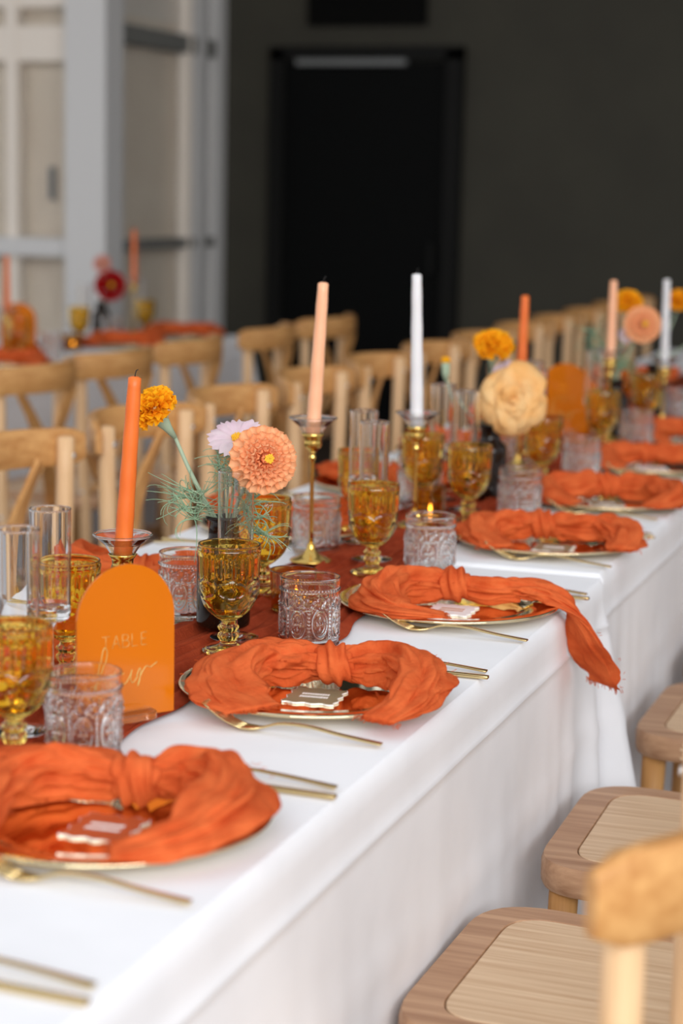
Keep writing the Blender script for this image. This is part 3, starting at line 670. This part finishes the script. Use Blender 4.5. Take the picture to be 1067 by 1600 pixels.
def make_spoon():
    t = empty('spoon'); tag(t, '', 'spoon')
    pts = crom([(.105, 0, .0035), (.05, 0, .008), (.0, 0, .010), (-.045, 0, .004)], 14)
    MB().bar(pts, (0, 1, 0), list(np.interp(np.linspace(0, 1, 14), [0, .2, 1], [.010, .008, .005])), .0024).build('handle', M['gold'], t, bevel=.0006)
    v = []; f = []; n = 20
    for k, (s, zz) in enumerate([(0, .0012), (.4, .0018), (.75, .0045), (1.0, .0085), (.93, .0085), (.7, .0058), (.35, .0034), (0, .003)]):
        for q in range(n): a = 2 * PI * q / n; v.append((-.068 + .030 * s * math.cos(a), .019 * s * math.sin(a), zz))
    for k in range(7):
        for q in range(n): q2 = (q + 1) % n; f.append((k * n + q, k * n + q2, (k + 1) * n + q2, (k + 1) * n + q))
    MB().add(v, f).build('bowl', M['gold'], t); return t
fork = make_fork(); ku_ = [False]; knife = make_knife(); nu_ = [False]; spoon = make_spoon(); su_ = [False]
FK = [(-.762, 1.506, R_(-1)), (-.765, 2.044, R_(-3)), (-.743, 2.618, R_(-3)), (-.750, 3.211, R_(-3)), (-.77, 3.735, R_(-4)), (-.77, 4.29, R_(-4)), (-.77, 4.83, R_(-4))]
fl = ['in front of the plate closest to the camera', 'in front of the sharp plate', 'in front of the plate with the trailing napkin', 'in front of the fourth right plate', 'in front of the fifth right plate', 'in front of the sixth right plate', 'in front of the seventh right plate']
for (x, y, a), lb in zip(FK, fl): place(fork, ku_, (x, y, TZ + .001), a, 'gold fork lying ' + lb, 'gold forks')
KN = [(-.755, 1.288, R_(-3)), (-.755, 1.845, R_(-3)), (-.745, 2.392, R_(-1)), (-.735, 2.940, R_(-2)), (-.745, 3.532, R_(-2)), (-.75, 4.06, 0), (-.75, 4.62, 0)]
kl = ['at the lower left edge, lowest in the picture', 'right of the closest napkin', 'right of the sharp napkin', 'behind the trailing napkin', 'right of the fourth napkin', 'right of the fifth napkin', 'right of the sixth napkin']
for (x, y, a), lb in zip(KN, kl):
    place(knife, nu_, (x, y, TZ + .001), a, 'gold knife, nearer of the two handles ' + lb, 'gold knives')
    place(spoon, su_, (x - .0, y + .029, TZ + .001), a, 'gold spoon, farther of the two handles ' + lb, 'gold spoons')
for i, (x, y) in enumerate(LP[:5]):
    lb = ['across from the sharp plate', 'behind the table four sign', 'left of the peach candlestick', 'left of the pair of flutes', 'behind the pale grey candle'][i]
    place(fork, ku_, (x - .06, y + .185, TZ + .001), PI, 'gold fork on the left side of the table ' + lb, 'gold forks')
    place(knife, nu_, (x - .05, y - .19, TZ + .001), PI, 'gold knife on the left side of the table ' + lb, 'gold knives')
    place(spoon, su_, (x - .06, y - .225, TZ + .001), PI, 'gold spoon on the left side of the table ' + lb, 'gold spoons')

def card(loc, rz, top, label, ink, edge='card_white', w_=.064, h_=.072):
    t = empty('place_card', loc, rz); tag(t, label, 'card', 'scalloped place cards')
    out = []; n = 14
    def wob(s): return .0022 * math.sin(s * 2 * PI * 3)
    for i in range(n): s = i / n; out.append((-w_ / 2 + w_ * s, -h_ / 2 + wob(s)))
    for i in range(n): s = i / n; out.append((w_ / 2 - wob(s), -h_ / 2 + h_ * s))
    for i in range(n): s = i / n; out.append((w_ / 2 - w_ * s, h_ / 2 - wob(s)))
    for i in range(n): s = i / n; out.append((-w_ / 2 + wob(s), h_ / 2 - h_ * s))
    MB().prism(out, 0, .0018, 0).build('card_body', M[edge], t, False)
    cf = MB().prism([(x * .975, y * .97) for x, y in out], .0018, .0021, 0).build('card_face', M[top], t, False)
    rnd = random.Random(int(loc[1] * 1000))
    for r in range(2):
        mb = MB(); x = -.017
        while x < .017:
            wd = rnd.uniform(.0018, .0034); mb.box((x + wd / 2, .006 - r * .013, .0022), (wd, rnd.choice((.0065, .0075, .006)), .0003)); x += wd + .0006
        mb.build('lettering', M[ink], cf, False)
CZ = TZ + .0047
card((-.809, 1.655, CZ), R_(2), 'card_rust_reflect', 'pale scalloped place card painted with a rust reflection on the plate closest to the camera', 'white_ink')
card((-.797, 2.205, CZ), R_(6), 'card_sage_reflect', 'scalloped place card painted with a sage green reflection on the sharp plate', 'white_ink')
card((-.786, 2.758, CZ), R_(2), 'card_white', 'white scalloped place card on the plate with the trailing napkin', 'tan_ink')
card((-.770, 3.333, CZ), R_(4), 'card_sage_reflect', 'place card painted with a grey green reflection on the fourth right plate', 'white_ink')
card((-.790, 3.87, CZ), R_(20), 'card_sage_reflect', 'blurred place card painted with a grey green reflection on the fifth right plate', 'white_ink')
card((-.800, 4.42, CZ), R_(20), 'card_white', 'blurred white place card on the sixth right plate', 'tan_ink')

# ------------------------------------------------------------------ arched table signs
def strokes(mb, lines, ox, oz, s, y, rad):
    for ln in lines:
        pts = crom([(ox + a * s, 0, oz + b * s) for a, b in ln], max(2, 6 * (len(ln) - 1))) if len(ln) > 2 else [(ox + a * s, 0, oz + b * s) for a, b in ln]
        mb.tube([(p[0], y, p[2]) for p in pts], rad, 6, True, 0.35)
LET = {'T': [[(0, 1), (.7, 1)], [(.35, 1), (.35, 0)]], 'A': [[(0, 0), (.35, 1)], [(.35, 1), (.7, 0)], [(.12, .36), (.58, .36)]], 'B': [[(0, 0), (0, 1)], [(0, 1), (.3, 1)], [(.3, 1), (.48, .92), (.52, .76), (.46, .6), (.3, .53)], [(0, .53), (.3, .53)], [(.3, .53), (.52, .46), (.6, .27), (.52, .07), (.3, 0)], [(.3, 0), (0, 0)]],
       'L': [[(0, 1), (0, 0)], [(0, 0), (.5, 0)]], 'E': [[(0, 0), (0, 1)], [(0, 1), (.5, 1)], [(0, .52), (.42, .52)], [(0, 0), (.5, 0)]]}
SCRIPT = {'f': [[(-.1, .0), (.2, .15), (.55, .8), (.72, 1.45), (.62, 1.75), (.48, 1.5), (.36, .8), (.18, -.2), (.05, -.85), (-.05, -.6), (.12, -.1), (.42, .12), (.6, .2)]],
          'o': [[(.55, .62), (.35, .5), (.25, .2), (.38, .0), (.6, .12), (.72, .42), (.6, .62), (.55, .5), (.75, .42), (.95, .5)]],
          'u': [[(.0, .5), (.12, .58), (.1, .25), (.16, .02), (.35, .08), (.55, .4), (.62, .6), (.56, .25), (.62, .03), (.78, .1), (.92, .32)]],
          'r': [[(.0, .3), (.15, .62), (.2, .5), (.14, .05), (.06, -.15), (.16, .2), (.36, .55), (.52, .68), (.7, .6), (.8, .66), (1.05, .8)]]}
def arch_sign(loc, rz, label, foot=True):
    t = empty('arched_table_sign', loc, rz); tag(t, label, 'sign', 'arched orange table signs')
    w_, h_, th = .127, .178, .0035; out = [(-w_ / 2, 0), (w_ / 2, 0)] + [(w_ / 2 * math.cos(a), h_ - w_ / 2 + w_ / 2 * math.sin(a)) for a in np.linspace(0, PI, 40)]
    n = len(out); v = [(x, -th / 2, z) for x, z in out] + [(x, th / 2, z) for x, z in out]
    f = [tuple(range(n)), tuple(range(2 * n - 1, n - 1, -1))] + [(i, n + i, n + (i + 1) % n, (i + 1) % n)[::-1] for i in range(n)]
    pn = MB().add(v, f).build('panel', M['acrylic'], t, False)
    mb = MB(); x = -.032
    for ch in 'TABLE':
        strokes(mb, LET[ch], x, .083, .0145, -th / 2 - .0002, .0007); x += .0145 * (.92 if ch in 'TA' else .85)
    mb.build('lettering', M['ink'], pn)
    mb = MB(); x = -.044
    for ch, adv in zip('four', (.62, .72, .86, 1)):
        strokes(mb, SCRIPT[ch], x, .040, .026, -th / 2 - .0002, .0012); x += .026 * adv
    mb.build('lettering', M['ink'], pn)
    if foot:
        b = MB(); b.prism(rrect(.062, .062, .05, .012), -.0, .009, .001); b.build('clear_base', M['clear'], t, auto=40)
    return t
arch_sign((-.952, 2.000, RZ - .004), R_(56), 'orange arched acrylic sign reading TABLE four, in front of the orange candle')
arch_sign((-1.112, 4.87, RZ), R_(24), 'blurred orange arched sign far along the long table, right of the cream rose')
arch_sign((-3.53, 6.50, TZ), R_(24), 'blurred orange arched sign on the back table at the left edge')

# ------------------------------------------------------------------ candlesticks and tapers
def make_stick(h):
    """h = height of the saucer rim"""
    t = empty('candlestick'); tag(t, '', 'candlestick', 'gold candlesticks with clear glass saucers')
    z0 = h - .026
    MB().lathe([(.0135, z0), (.0155, z0), (.024, h - .013), (.0362, h - .0024)] + bead(.0374, h - .0002, .0016, -50, 215) + [(.022, h - .0115), (.0145, z0 + .0015), (.0135, z0 + .0012), (.0135, z0)], 56, sup=.0003).build('saucer', M['clear'], t)
    c = [(0, z0 - .028), (.006, z0 - .028), (.0065, z0 - .026), (.0105, z0 - .023), (.0135, z0 - .017), (.0120, z0 - .012), (.0125, z0 - .006), (.0165, z0 + .0005), (.0158, z0 + .001), (.0130, z0 - .002), (0, z0 - .004)]
    MB().lathe([(r_ * 1.14, z_) for r_, z_ in c], 36).build('cup', M['goldshine'], t)
    s = [(0, .026), (.0040, .026), (.0034, .05), (.0034, z0 - .046), (.0040, z0 - .043), (.0058, z0 - .040), (.0058, z0 - .037), (.0038, z0 - .034), (.0048, z0 - .031), (.0062, z0 - .028), (0, z0 - .028)]
    if h > .12: MB().lathe(s, 20).build('stem', M['goldshine'], t)
    b = [(0, 0), (.034, 0), (.0345, .0015), (.032, .0035), (.022, .007), (.013, .012), (.0078, .019), (.0068, .023), (.0062, .027), (.0040, .030), (0, .030)]
    MB().lathe(b, 40).build('base', M['goldshine'], t)
    return t
def taper(loc, length, lean, m, label, bend=0.0, rb=.0122, rtp=.0086):
    t = empty('taper_candle', loc); t.rotation_euler = lean; tag(t, label, 'candle', 'taper candles')
    pts = []; rad = []; n = 22
    for i in range(n):
        u = i / (n - 1); pts.append((bend * math.sin(PI * u), 0, length * u)); rad.append(rb + (rtp - rb) * u + .00025 * math.sin(u * 31))
    pts.append((0, 0, length + .0022)); rad.append(rtp * .55)
    wx = MB().tube(pts, rad, 20).build('wax', m, t)
    MB().tube([(0, 0, length), (.0004, 0, length + .006), (.0015, 0, length + .010), (.004, 0, length + .0115)], .0007, 6).build('wick', M['wick'], wx)
    return t
STK = [  # x, y, rim height, candle length, lean (x,y), colour, candlestick label, candle label
    (-1.098, 2.297, .150, .232, (R_(0), R_(4.0)), 'c_orange', 'short gold candlestick behind the table four sign', 'leaning orange taper candle behind the table four sign'),
    (-1.089, 2.980, .233, .243, (R_(0), R_(3.0)), 'c_peach', 'tall gold candlestick with glass saucer right of the dahlia', 'peach taper candle right of the dahlia'),
    (-1.038, 3.380, .205, .272, (R_(0), R_(-1.6)), 'c_white', 'gold candlestick with glass saucer right of the pair of flutes', 'pale grey taper candle in front of the black door'),
    (-1.060, 4.21, .175, .228, (0, R_(1)), 'c_orange', 'gold candlestick hidden behind the cream rose', 'orange taper candle rising behind the cream rose'),
    (-.985, 4.80, .225, .192, (0, R_(0)), 'c_peach', 'blurred candlestick amid green foliage on the far table', 'blurred peach taper candle left of the far marigold'),
    (-.925, 5.21, .175, .232, (0, R_(-1)), 'c_white', 'blurred candlestick near the right edge', 'blurred pale taper candle near the right edge'),
    (-3.50, 7.42, .235, .225, (0, 0), 'c_orange', 'blurred candlestick behind the red flower', 'blurred orange taper candle right of the red flower'),
    (-3.50, 6.36, .165, .215, (0, 0), 'c_orange', 'blurred candlestick at the left edge of the back table', 'blurred orange taper candle at the left edge')]
for x, y, h, L_, ln, cm, l1, l2 in STK:
    zb = RZ if x > -2 else TZ
    s = make_stick(h); s.location = (x, y, zb); s['label'] = l1
    taper((x, y, zb + h - .0285), L_, (ln[0], ln[1], 0), M[cm], l2)

# ------------------------------------------------------------------ votives
def votive(loc, label, flame=True, k=1.0, zs=.85):
    t = empty('votive_holder', loc); t.scale = (k * 1.18, k * 1.18, zs); tag(t, label + ' votive holder', 'candle holder', 'amber glass votives')
    MB().lathe([(0, 0), (.024, 0), (.0265, .002), (.029, .068), (.0283, .0695), (.0275, .068), (.0252, .006), (.0235, .0045), (0, .0045)], 40, sup=.0004).build('glass', M['votive'], t)
    c = empty('tea_light', (loc[0], loc[1], loc[2] + .0048)); tag(c, 'lit tea light inside the ' + label + ' votive holder', 'candle', 'tea lights')
    MB().lathe([(0, 0), (.019, 0), (.0195, .014), (.0185, .014), (.018, .012), (0, .012)], 28).build('wax', M['wax'], c)
    MB().tube([(0, 0, .012), (0, 0, .018)], .0007, 6).build('wick', M['wick'], c)
    if flame: MB().lathe([(0, .0175), (.0022, .0195), (.0029, .022), (.0021, .0255), (.0009, .029), (0, .0305)], 14).build('flame', M['flame'], c)
votive((-.980, 2.612, RZ), 'amber glass, behind the sharp tumbler,')
votive((-1.037, 3.475, TZ + .008), 'amber glass, behind the pale grey candlestick,', k=.86, zs=.98)
votive((-3.38, 6.64, TZ), 'blurred amber glass, right of the back table arch,')

# ------------------------------------------------------------------ bottles and flowers
def bottle(loc, label, k=1.0):
    o = MB().lathe([(0, 0), (.033, 0), (.0365, .003), (.037, .008), (.037, .098), (.0355, .106), (.031, .113), (.0245, .118), (.0215, .122), (.0212, .146), (.0245, .1475), (.0258, .150), (.0252, .1525), (.0215, .153), (.0195, .151), (.0192, .12), (.032, .10), (.033, .008), (0, .006)], 56).build('bottle_vase', M['bottle'], loc=loc)
    o.scale = (k, k, k); tag(o, label, 'vase', 'dark glass bottles'); return o
def facing(nrm, roll=0):
    return Vector(nrm).normalized().to_track_quat('Z', 'Y').to_matrix() @ Matrix.Rotation(roll, 3, 'Z')
def petal_mesh(L_, W_, cup, curl, nu=7, nv=6, tip=.5, th=.0006):
    """petal along +x from the origin, cupped across y, curling in z"""
    v = []; f = []
    for i in range(nu):
        u = i / (nu - 1); wd = W_ * max(.22, (.25 + .75 * u ** .7)) * math.sqrt(max(.02, 1 - u ** 5))
        for j in range(nv):
            s = -1 + 2 * j / (nv - 1); v.append((L_ * u * (1 - .05 * s * s), wd * s * .5, curl * L_ * u * u + cup * W_ * s * s))
    for i in range(nu - 1):
        for j in range(nv - 1): a = i * nv + j; f.append((a, a + 1, a + nv + 1, a + nv))
    return v, f
def stem_obj(parent, pts, r0, r1, m='stem', name='stem', n=10):
    c = crom(pts, 14); MB().tube(c, list(np.linspace(r0, r1, 14)), n).build(name, M[m], parent)
def marigold(head, nrm, base, label, r=.029, mid=None, seed=1, m='marigold', calyx=True, flat=.62):
    rnd = random.Random(seed); t = empty('marigold', base); tag(t, label, 'flower', 'marigolds'); H = Vector(head) - Vector(base); Q = facing(nrm); mb = MB()
    NP = 150
    for k in range(NP):
        ct = 1 - 1.25 * (k + .5) / NP; st_ = math.sqrt(max(0, 1 - ct * ct)); a = k * 2.39996 + rnd.uniform(-.2, .2)
        dirv = Vector((st_ * math.cos(a), st_ * math.sin(a), ct)) + Vector((rnd.uniform(-.22, .22), rnd.uniform(-.22, .22), rnd.uniform(-.15, .15))); dirv.normalize()
        sd = dirv.cross(Vector((rnd.uniform(-1, 1), rnd.uniform(-1, 1), rnd.uniform(-1, 1)))).normalized(); nn = dirv.cross(sd)
        L_ = r * rnd.uniform(.50, .68); W_ = r * rnd.uniform(.45, .65); p1, p2 = rnd.uniform(0, 6), rnd.uniform(3.5, 5.5); n1, n2 = 5, 8; v = []; f = []; cv = rnd.uniform(-.35, .35)
        for i in range(n1):
            u = i / (n1 - 1)
            for j in range(n2):
                s = -1 + 2 * j / (n2 - 1); ruff = math.sin(p1 + s * p2) * W_ * .26 * u * u
                p = dirv * (r * .40 + L_ * u * (1 - .10 * s * s + .06 * math.sin(8 * s + p1))) + sd * (s * .5 * W_ * (.35 + .65 * u)) + nn * (ruff + cv * L_ * u * u)
                p.z *= flat / .78; v.append(tuple(Q @ p + H))
        for i in range(n1 - 1):
            for j in range(n2 - 1): e = i * n2 + j; f.append((e, e + 1, e + n2 + 1, e + n2))
        mb.add(v, f)
    mb.build('petals', M[m], t)
    nv_ = Vector(nrm).normalized(); b0 = H - nv_ * r * .15; b1 = H - nv_ * r * 1.5
    if calyx: MB().tube([b0, H - nv_ * r * .55, H - nv_ * r * .95, b1], [r * .36, r * .31, r * .19, r * .09], 14).build('calyx', M['stem'], t)
    md = [Vector(x) - Vector(base) for x in mid] if mid else []
    stem_obj(t, [tuple(b1)] + [tuple(x) for x in md] + [(0, 0, 0)], r * .075, r * .10)
    return t
def dahlia(head, nrm, base, label, r=.045, m='dahlia', mi='dahlia_in', rows=None, seed=3, mid=None):
    rnd = random.Random(seed); t = empty('dahlia', base); tag(t, label, 'flower', 'dahlias'); H = Vector(head) - Vector(base); Q = facing(nrm)
    meshes = {}
    rows = rows or [(.18, 6), (.34, 9), (.50, 12), (.66, 15), (.83, 17), (1.0, 18)]
    for q, (rr, cnt) in enumerate(rows):
        elev = R_(84 - 92 * rr ** 1.15); L_ = r * (.40 + .10 * rr); W_ = r * (.15 + .19 * rr)
        v, f = petal_mesh(L_, W_ * 1.62, .36, .06, 10, 7); nm = 'petal'
        # closed cup towards the base
        me = bpy.data.meshes.new('petal'); me.from_pydata(v, [], f); me.polygons.foreach_set('use_smooth', [True] * len(me.polygons)); me.materials.append(M[mi] if rr < .4 else M[m])
        for k in range(cnt):
            a = 2 * PI * (k + .5 * (q % 2)) / cnt + rnd.uniform(-.04, .04) + q * .13
            e = elev + rnd.uniform(-.06, .06); pos = Vector((math.cos(a), math.sin(a), 0)) * (r * (rr * .98) - L_ * math.cos(e) * .93) + Vector((0, 0, r * (.56 * math.sqrt(max(0, 1 - (rr * .98) ** 2)) - .16) - L_ * math.sin(e) * .75))
            R3 = Q @ Matrix.Rotation(a, 3, 'Z') @ Matrix.Rotation(-e, 3, 'Y')
            o = bpy.data.objects.new('petal', me); COL.objects.link(o); o.parent = t
            o.matrix_local = Matrix.Translation(Q @ pos + H) @ R3.to_4x4()
    mb = MB()
    for k in range(26):
        a = k * 2.4; d_ = r * .13 * math.sqrt(k / 26); c = Q @ Vector((d_ * math.cos(a) + r * .10, d_ * math.sin(a), r * .40)) + H
        mb.tube([c - Q @ Vector((0, 0, r * .2)), c + Q @ Vector((0, 0, r * .12))], r * .03, 6)
    mb.build('centre', M['pollen'], t)
    nv_ = Vector(nrm).normalized(); b0 = H - nv_ * r * .25
    MB().tube([H - nv_ * r * .1, H - nv_ * r * .3, H - nv_ * r * .5], [r * .5, r * .3, r * .1], 14).build('calyx', M['stem'], t)
    md = [tuple(Vector(x) - Vector(base)) for x in mid] if mid else []
    stem_obj(t, [tuple(H - nv_ * r * .5)] + md + [(0, 0, 0)], r * .06, r * .07)
    return t
def daisy(head, nrm, base, label, r=.036, m='lilac', n=9, seed=5, mid=None, name='cosmos_flower', cupang=.25):
    rnd = random.Random(seed); t = empty(name, base); tag(t, label, 'flower'); H = Vector(head) - Vector(base); Q = facing(nrm)
    for k in range(n):
        a = 2 * PI * k / n + rnd.uniform(-.1, .1); L_ = r * rnd.uniform(.92, 1.08); v = []; f = []; n1, n2 = 8, 9; W_ = r * rnd.uniform(.52, .66); c0 = cupang + rnd.uniform(-.12, .15); p1 = rnd.uniform(0, 6)
        for i in range(n1):
            u = i / (n1 - 1)
            for j in range(n2):
                s = -1 + 2 * j / (n2 - 1); notch = .08 * math.cos(s * PI * 3) * u ** 4
                p = Vector((L_ * (.1 + .9 * u) * (1 - .13 * s * s * u + notch), s * .5 * W_ * (.25 + .75 * math.sin(min(1, u * 1.15) * PI / 2)), L_ * (math.sin(c0) * u - .22 * u * u * u) + .025 * r * math.sin(7 * s + p1) * u))
                v.append(tuple(Q @ (Matrix.Rotation(a, 3, 'Z') @ p) + H))
        for i in range(n1 - 1):
            for j in range(n2 - 1): e = i * n2 + j; f.append((e, e + 1, e + n2 + 1, e + n2))
        MB().add(v, f).build('petal', M[m], t)
    mb = MB()
    for k in range(34):
        a = k * 2.4; d_ = r * .19 * math.sqrt(k / 34); c = Q @ Vector((d_ * math.cos(a), d_ * math.sin(a), 0)) + H
        mb.tube([c, c + Q @ Vector((0, 0, r * (.17 - .25 * d_ / r)))], r * .026, 5)
    mb.build('centre', M['pollen'], t)
    nv_ = Vector(nrm).normalized(); md = [tuple(Vector(x) - Vector(base)) for x in mid] if mid else []
    stem_obj(t, [tuple(H - nv_ * r * .02), tuple(H - nv_ * r * .4)] + md + [(0, 0, 0)], r * .05, r * .045)
    return t
def rose(head, nrm, base, label, r=.056, m='cream_petal', seed=8, mid=None):
    rnd = random.Random(seed); t = empty('garden_rose', base); tag(t, label, 'flower'); H = Vector(head) - Vector(base); Q = facing(nrm)
    k = 0
    for q, (cnt, open_, L_) in enumerate([(3, -.25, .55), (4, .15, .75), (4, .55, .95), (4, 1.0, 1.15), (5, 1.45, 1.30)]):
        for c in range(cnt):
            a = 2 * PI * c / cnt + q * .55 + rnd.uniform(-.12, .12); op = open_ + rnd.uniform(-.25, .25); W_ = r * (.75 + .17 * q) * rnd.uniform(.85, 1.15); LL = r * L_ * rnd.uniform(.75, 1.2); v = []; f = []; n1, n2 = 9, 9; p1 = rnd.uniform(0, 6)
            for i in range(n1):
                u = i / (n1 - 1); ang = PI / 2 - op * (.35 + .75 * u) - .55 * u ** 4
                for j in range(n2):
                    s = -1 + 2 * j / (n2 - 1); wd = W_ * .5 * (math.sin(PI * (.12 + .66 * u)) ** .7)
                    rad = r * (.03 + .02 * q) + LL * u * math.cos(ang); zz = LL * u * math.sin(ang) * .75 + .05 * r * math.sin(4 * s + p1) * u * 2 - .10 * W_ * s * s * (0.5 - open_)
                    v.append(tuple(Q @ (Matrix.Rotation(a, 3, 'Z') @ Vector((rad - .30 * wd * s * s, wd * s, zz - r * .15))) + H))
            for i in range(n1 - 1):
                for j in range(n2 - 1): e = i * n2 + j; f.append((e, e + 1, e + n2 + 1, e + n2))
            o = MB().add(v, f).build('petal', M[m], t); sd = o.modifiers.new('thickness', 'SOLIDIFY'); sd.thickness = .0008
    nv_ = Vector(nrm).normalized(); md = [tuple(Vector(x) - Vector(base)) for x in mid] if mid else []
    MB().tube([H - nv_ * r * .16, H - nv_ * r * .28, H - nv_ * r * .40], [r * .16, r * .14, r * .06], 12).build('calyx', M['stem'], t)
    stem_obj(t, [tuple(H - nv_ * r * .3)] + md + [(0, 0, 0)], r * .04, r * .04)
    return t
def sprig(base, label, anchors, seed, n, L_=.05, spread=1.0, rr=.0009, m='leaf'):
    """feathery foliage: thread-like leaves growing from a few anchor points"""
    rnd = random.Random(seed); t = empty('feathery_sprig', base); tag(t, label, 'foliage', 'feathery green sprigs'); B = Vector(base); mb = MB()
    for a in anchors: stem_obj(t, [(0, 0, 0), tuple((Vector(a) - B) * .55 + Vector((0, 0, .01))), tuple(Vector(a) - B)], .0011, .0008)
    for k in range(n):
        a = Vector(rnd.choice(anchors)) - B; s = rnd.random(); p = a * (.62 + .38 * s)
        d_ = Vector((rnd.uniform(-1, 1), rnd.uniform(-1, 1), rnd.uniform(-.25, .8))) * spread + Vector((a.x, a.y, 0)) * 6; d_.normalize()
        ax = Vector((rnd.uniform(-1, 1), rnd.uniform(-1, 1), rnd.uniform(-1, 1))).normalized(); cv = rnd.uniform(-2.6, 2.6); pts = [p]; LL = L_ * rnd.uniform(.45, 1.15)
        for i in range(9):
            d_ = (Matrix.Rotation(cv / 9 * (1 + .12 * i), 3, ax) @ d_).normalized(); pts.append(pts[-1] + d_ * LL / 9)
        mb.tube(pts, list(np.linspace(rr, rr * .4, 10)), 4, False)
    mb.build('thread_leaves', M[m], t); return t
camdir = Vector((.36, -.93, .10))
# bottle in focus
BA = (-1.032, 2.478, RZ); bottle(BA, 'dark brown glass bottle vase in sharp focus, holding the dahlia')
marigold((-1.128, 2.455, 1.062), (-.45, -.45, .80), (-1.040, 2.474, .905), 'orange marigold leaning left on a long bare stem, beside the orange candle', r=.034, mid=[(-1.080, 2.474, .975)], seed=1)
dahlia((-.955, 2.420, 1.008), (.60, -.82, .22), (-1.022, 2.474, .905), 'round peach dahlia facing the camera, in sharp focus', mid=[(-.985, 2.45, .975), (-1.008, 2.467, .94)], seed=3)
daisy((-1.014, 2.478, 1.026), (.24, -.50, .83), (-1.030, 2.480, .905), 'pale lilac cosmos flower with a yellow centre, above the dahlia bottle', r=.043, mid=[(-1.018, 2.488, 1.0), (-1.022, 2.482, .95)])
sprig((-1.034, 2.474, .905), 'feathery green sprig curling out left of the dahlia bottle', [(-1.075, 2.462, .955), (-1.085, 2.455, .930), (-1.065, 2.45, .94), (-1.09, 2.47, .95), (-1.07, 2.46, .915)], 21, 75, .066)
sprig((-1.028, 2.470, .905), 'feathery green sprig under the lilac flower', [(-1.040, 2.470, 1.01), (-1.03, 2.47, 1.0), (-1.02, 2.465, .99)], 22, 70, .036)
sprig((-1.024, 2.476, .905), 'feathery green sprig drooping right below the dahlia', [(-.975, 2.455, .955), (-.968, 2.45, .925), (-.98, 2.45, .94), (-.962, 2.46, .90)], 23, 80, .052)
# second bottle
BB = (-1.012, 3.79, RZ); bottle(BB, 'dark glass bottle vase under the cream rose', .93)
marigold((-1.010, 3.785, 1.066), (.2, -.5, .95), (-1.012, 3.79, .905), 'orange marigold standing above the cream rose', r=.040, seed=2, flat=.5)
rose((-.955, 3.735, .968), (.35, -.90, .22), (-1.010, 3.785, .905), 'large open cream rose with loose petals', mid=[(-.985, 3.77, .945)])
t = empty('marigold_bud', (-1.016, 3.792, .905)); tag(t, 'small yellow marigold bud on a thin bent stem', 'flower', 'marigolds')
stem_obj(t, [(-.078, -.042, .100), (-.075, -.04, .085), (-.055, -.03, .045), (0, 0, 0)], .003, .002)
MB().tube([(-.079, -.042, .092), (-.079, -.042, .105), (-.080, -.042, .122), (-.080, -.042, .128)], [.004, .008, .0085, .007], 12).build('calyx', M['stem'], t)
MB().lathe([(0, .126), (.0085, .126), (.0092, .132), (.0065, .137), (0, .138)], 14, lambda a, z, r: .001 * math.cos(a * 5), (-.080, -.042, 0)).build('petals', M['marigold'], t)
sprig((-1.010, 3.788, .905), 'green stems and leaves at the neck of the second dark bottle', [(-1.0, 3.77, .945), (-1.02, 3.77, .93), (-.99, 3.775, .935)], 24, 40, .045)
daisy((-.985, 3.80, 1.010), (.3, -.8, .5), (-1.010, 3.793, .905), 'small lilac flower behind the cream rose', r=.03, seed=12)
# third bottle
BC = (-.992, 4.905, RZ); bottle(BC, 'blurred dark bottle vase amid green foliage on the far table', .93)
marigold((-.968, 4.90, 1.100), (.2, -.6, .8), (-.992, 4.905, .905), 'blurred orange marigold right of the far peach candle', r=.036, seed=4, flat=.55)
dahlia((-.922, 4.86, 1.050), (.30, -.93, .15), (-.990, 4.902, .905), 'blurred peach dahlia on the far table', r=.046, seed=6, rows=[(.15, 7), (.4, 11), (.7, 15), (1.0, 17)])
sprig((-.994, 4.90, .905), 'blurred feathery foliage around the far peach candle', [(-1.03, 4.88, .98), (-1.04, 4.86, 1.03), (-1.0, 4.86, .96), (-.97, 4.87, .95)], 25, 130, .07, rr=.0011)
daisy((-.965, 4.88, 1.02), (.3, -.9, .3), (-.988, 4.908, .905), 'blurred small white flower left of the far dahlia', r=.02, seed=14)
BD = (-.985, 5.40, RZ); bottle(BD, 'dark bottle vase behind the far pale candle at the right edge', .93)
marigold((-.925, 5.37, 1.085), (.2, -.7, .7), (-.985, 5.40, .905), 'blurred orange marigold right of the far pale candle', r=.032, seed=7)
dahlia((-.850, 5.34, 1.00), (.2, -.95, .15), (-.983, 5.398, .905), 'blurred pink dahlia cut by the right edge', r=.042, m='pink_petal', mi='pink_petal', seed=9, rows=[(.3, 8), (.65, 12), (1.0, 15)])
# back table bottle
BE = (-3.52, 7.16, TZ); bottle(BE, 'blurred dark bottle vase on the back table', 1.0)
dahlia((-3.49, 7.18, .965), (.4, -.9, .15), (-3.52, 7.16, .885), 'blurred red flower on the back table', r=.062, m='red_petal', mi='red_petal', seed=10, rows=[(.3, 8), (.65, 12), (1.0, 15)])
dahlia((-3.515, 7.16, 1.05), (.3, -.9, .3), (-3.524, 7.164, .885), 'blurred dusty pink flower above the red one', r=.036, m='pink_petal', mi='pink_petal', seed=11, rows=[(.3, 7), (.7, 11), (1.0, 13)])
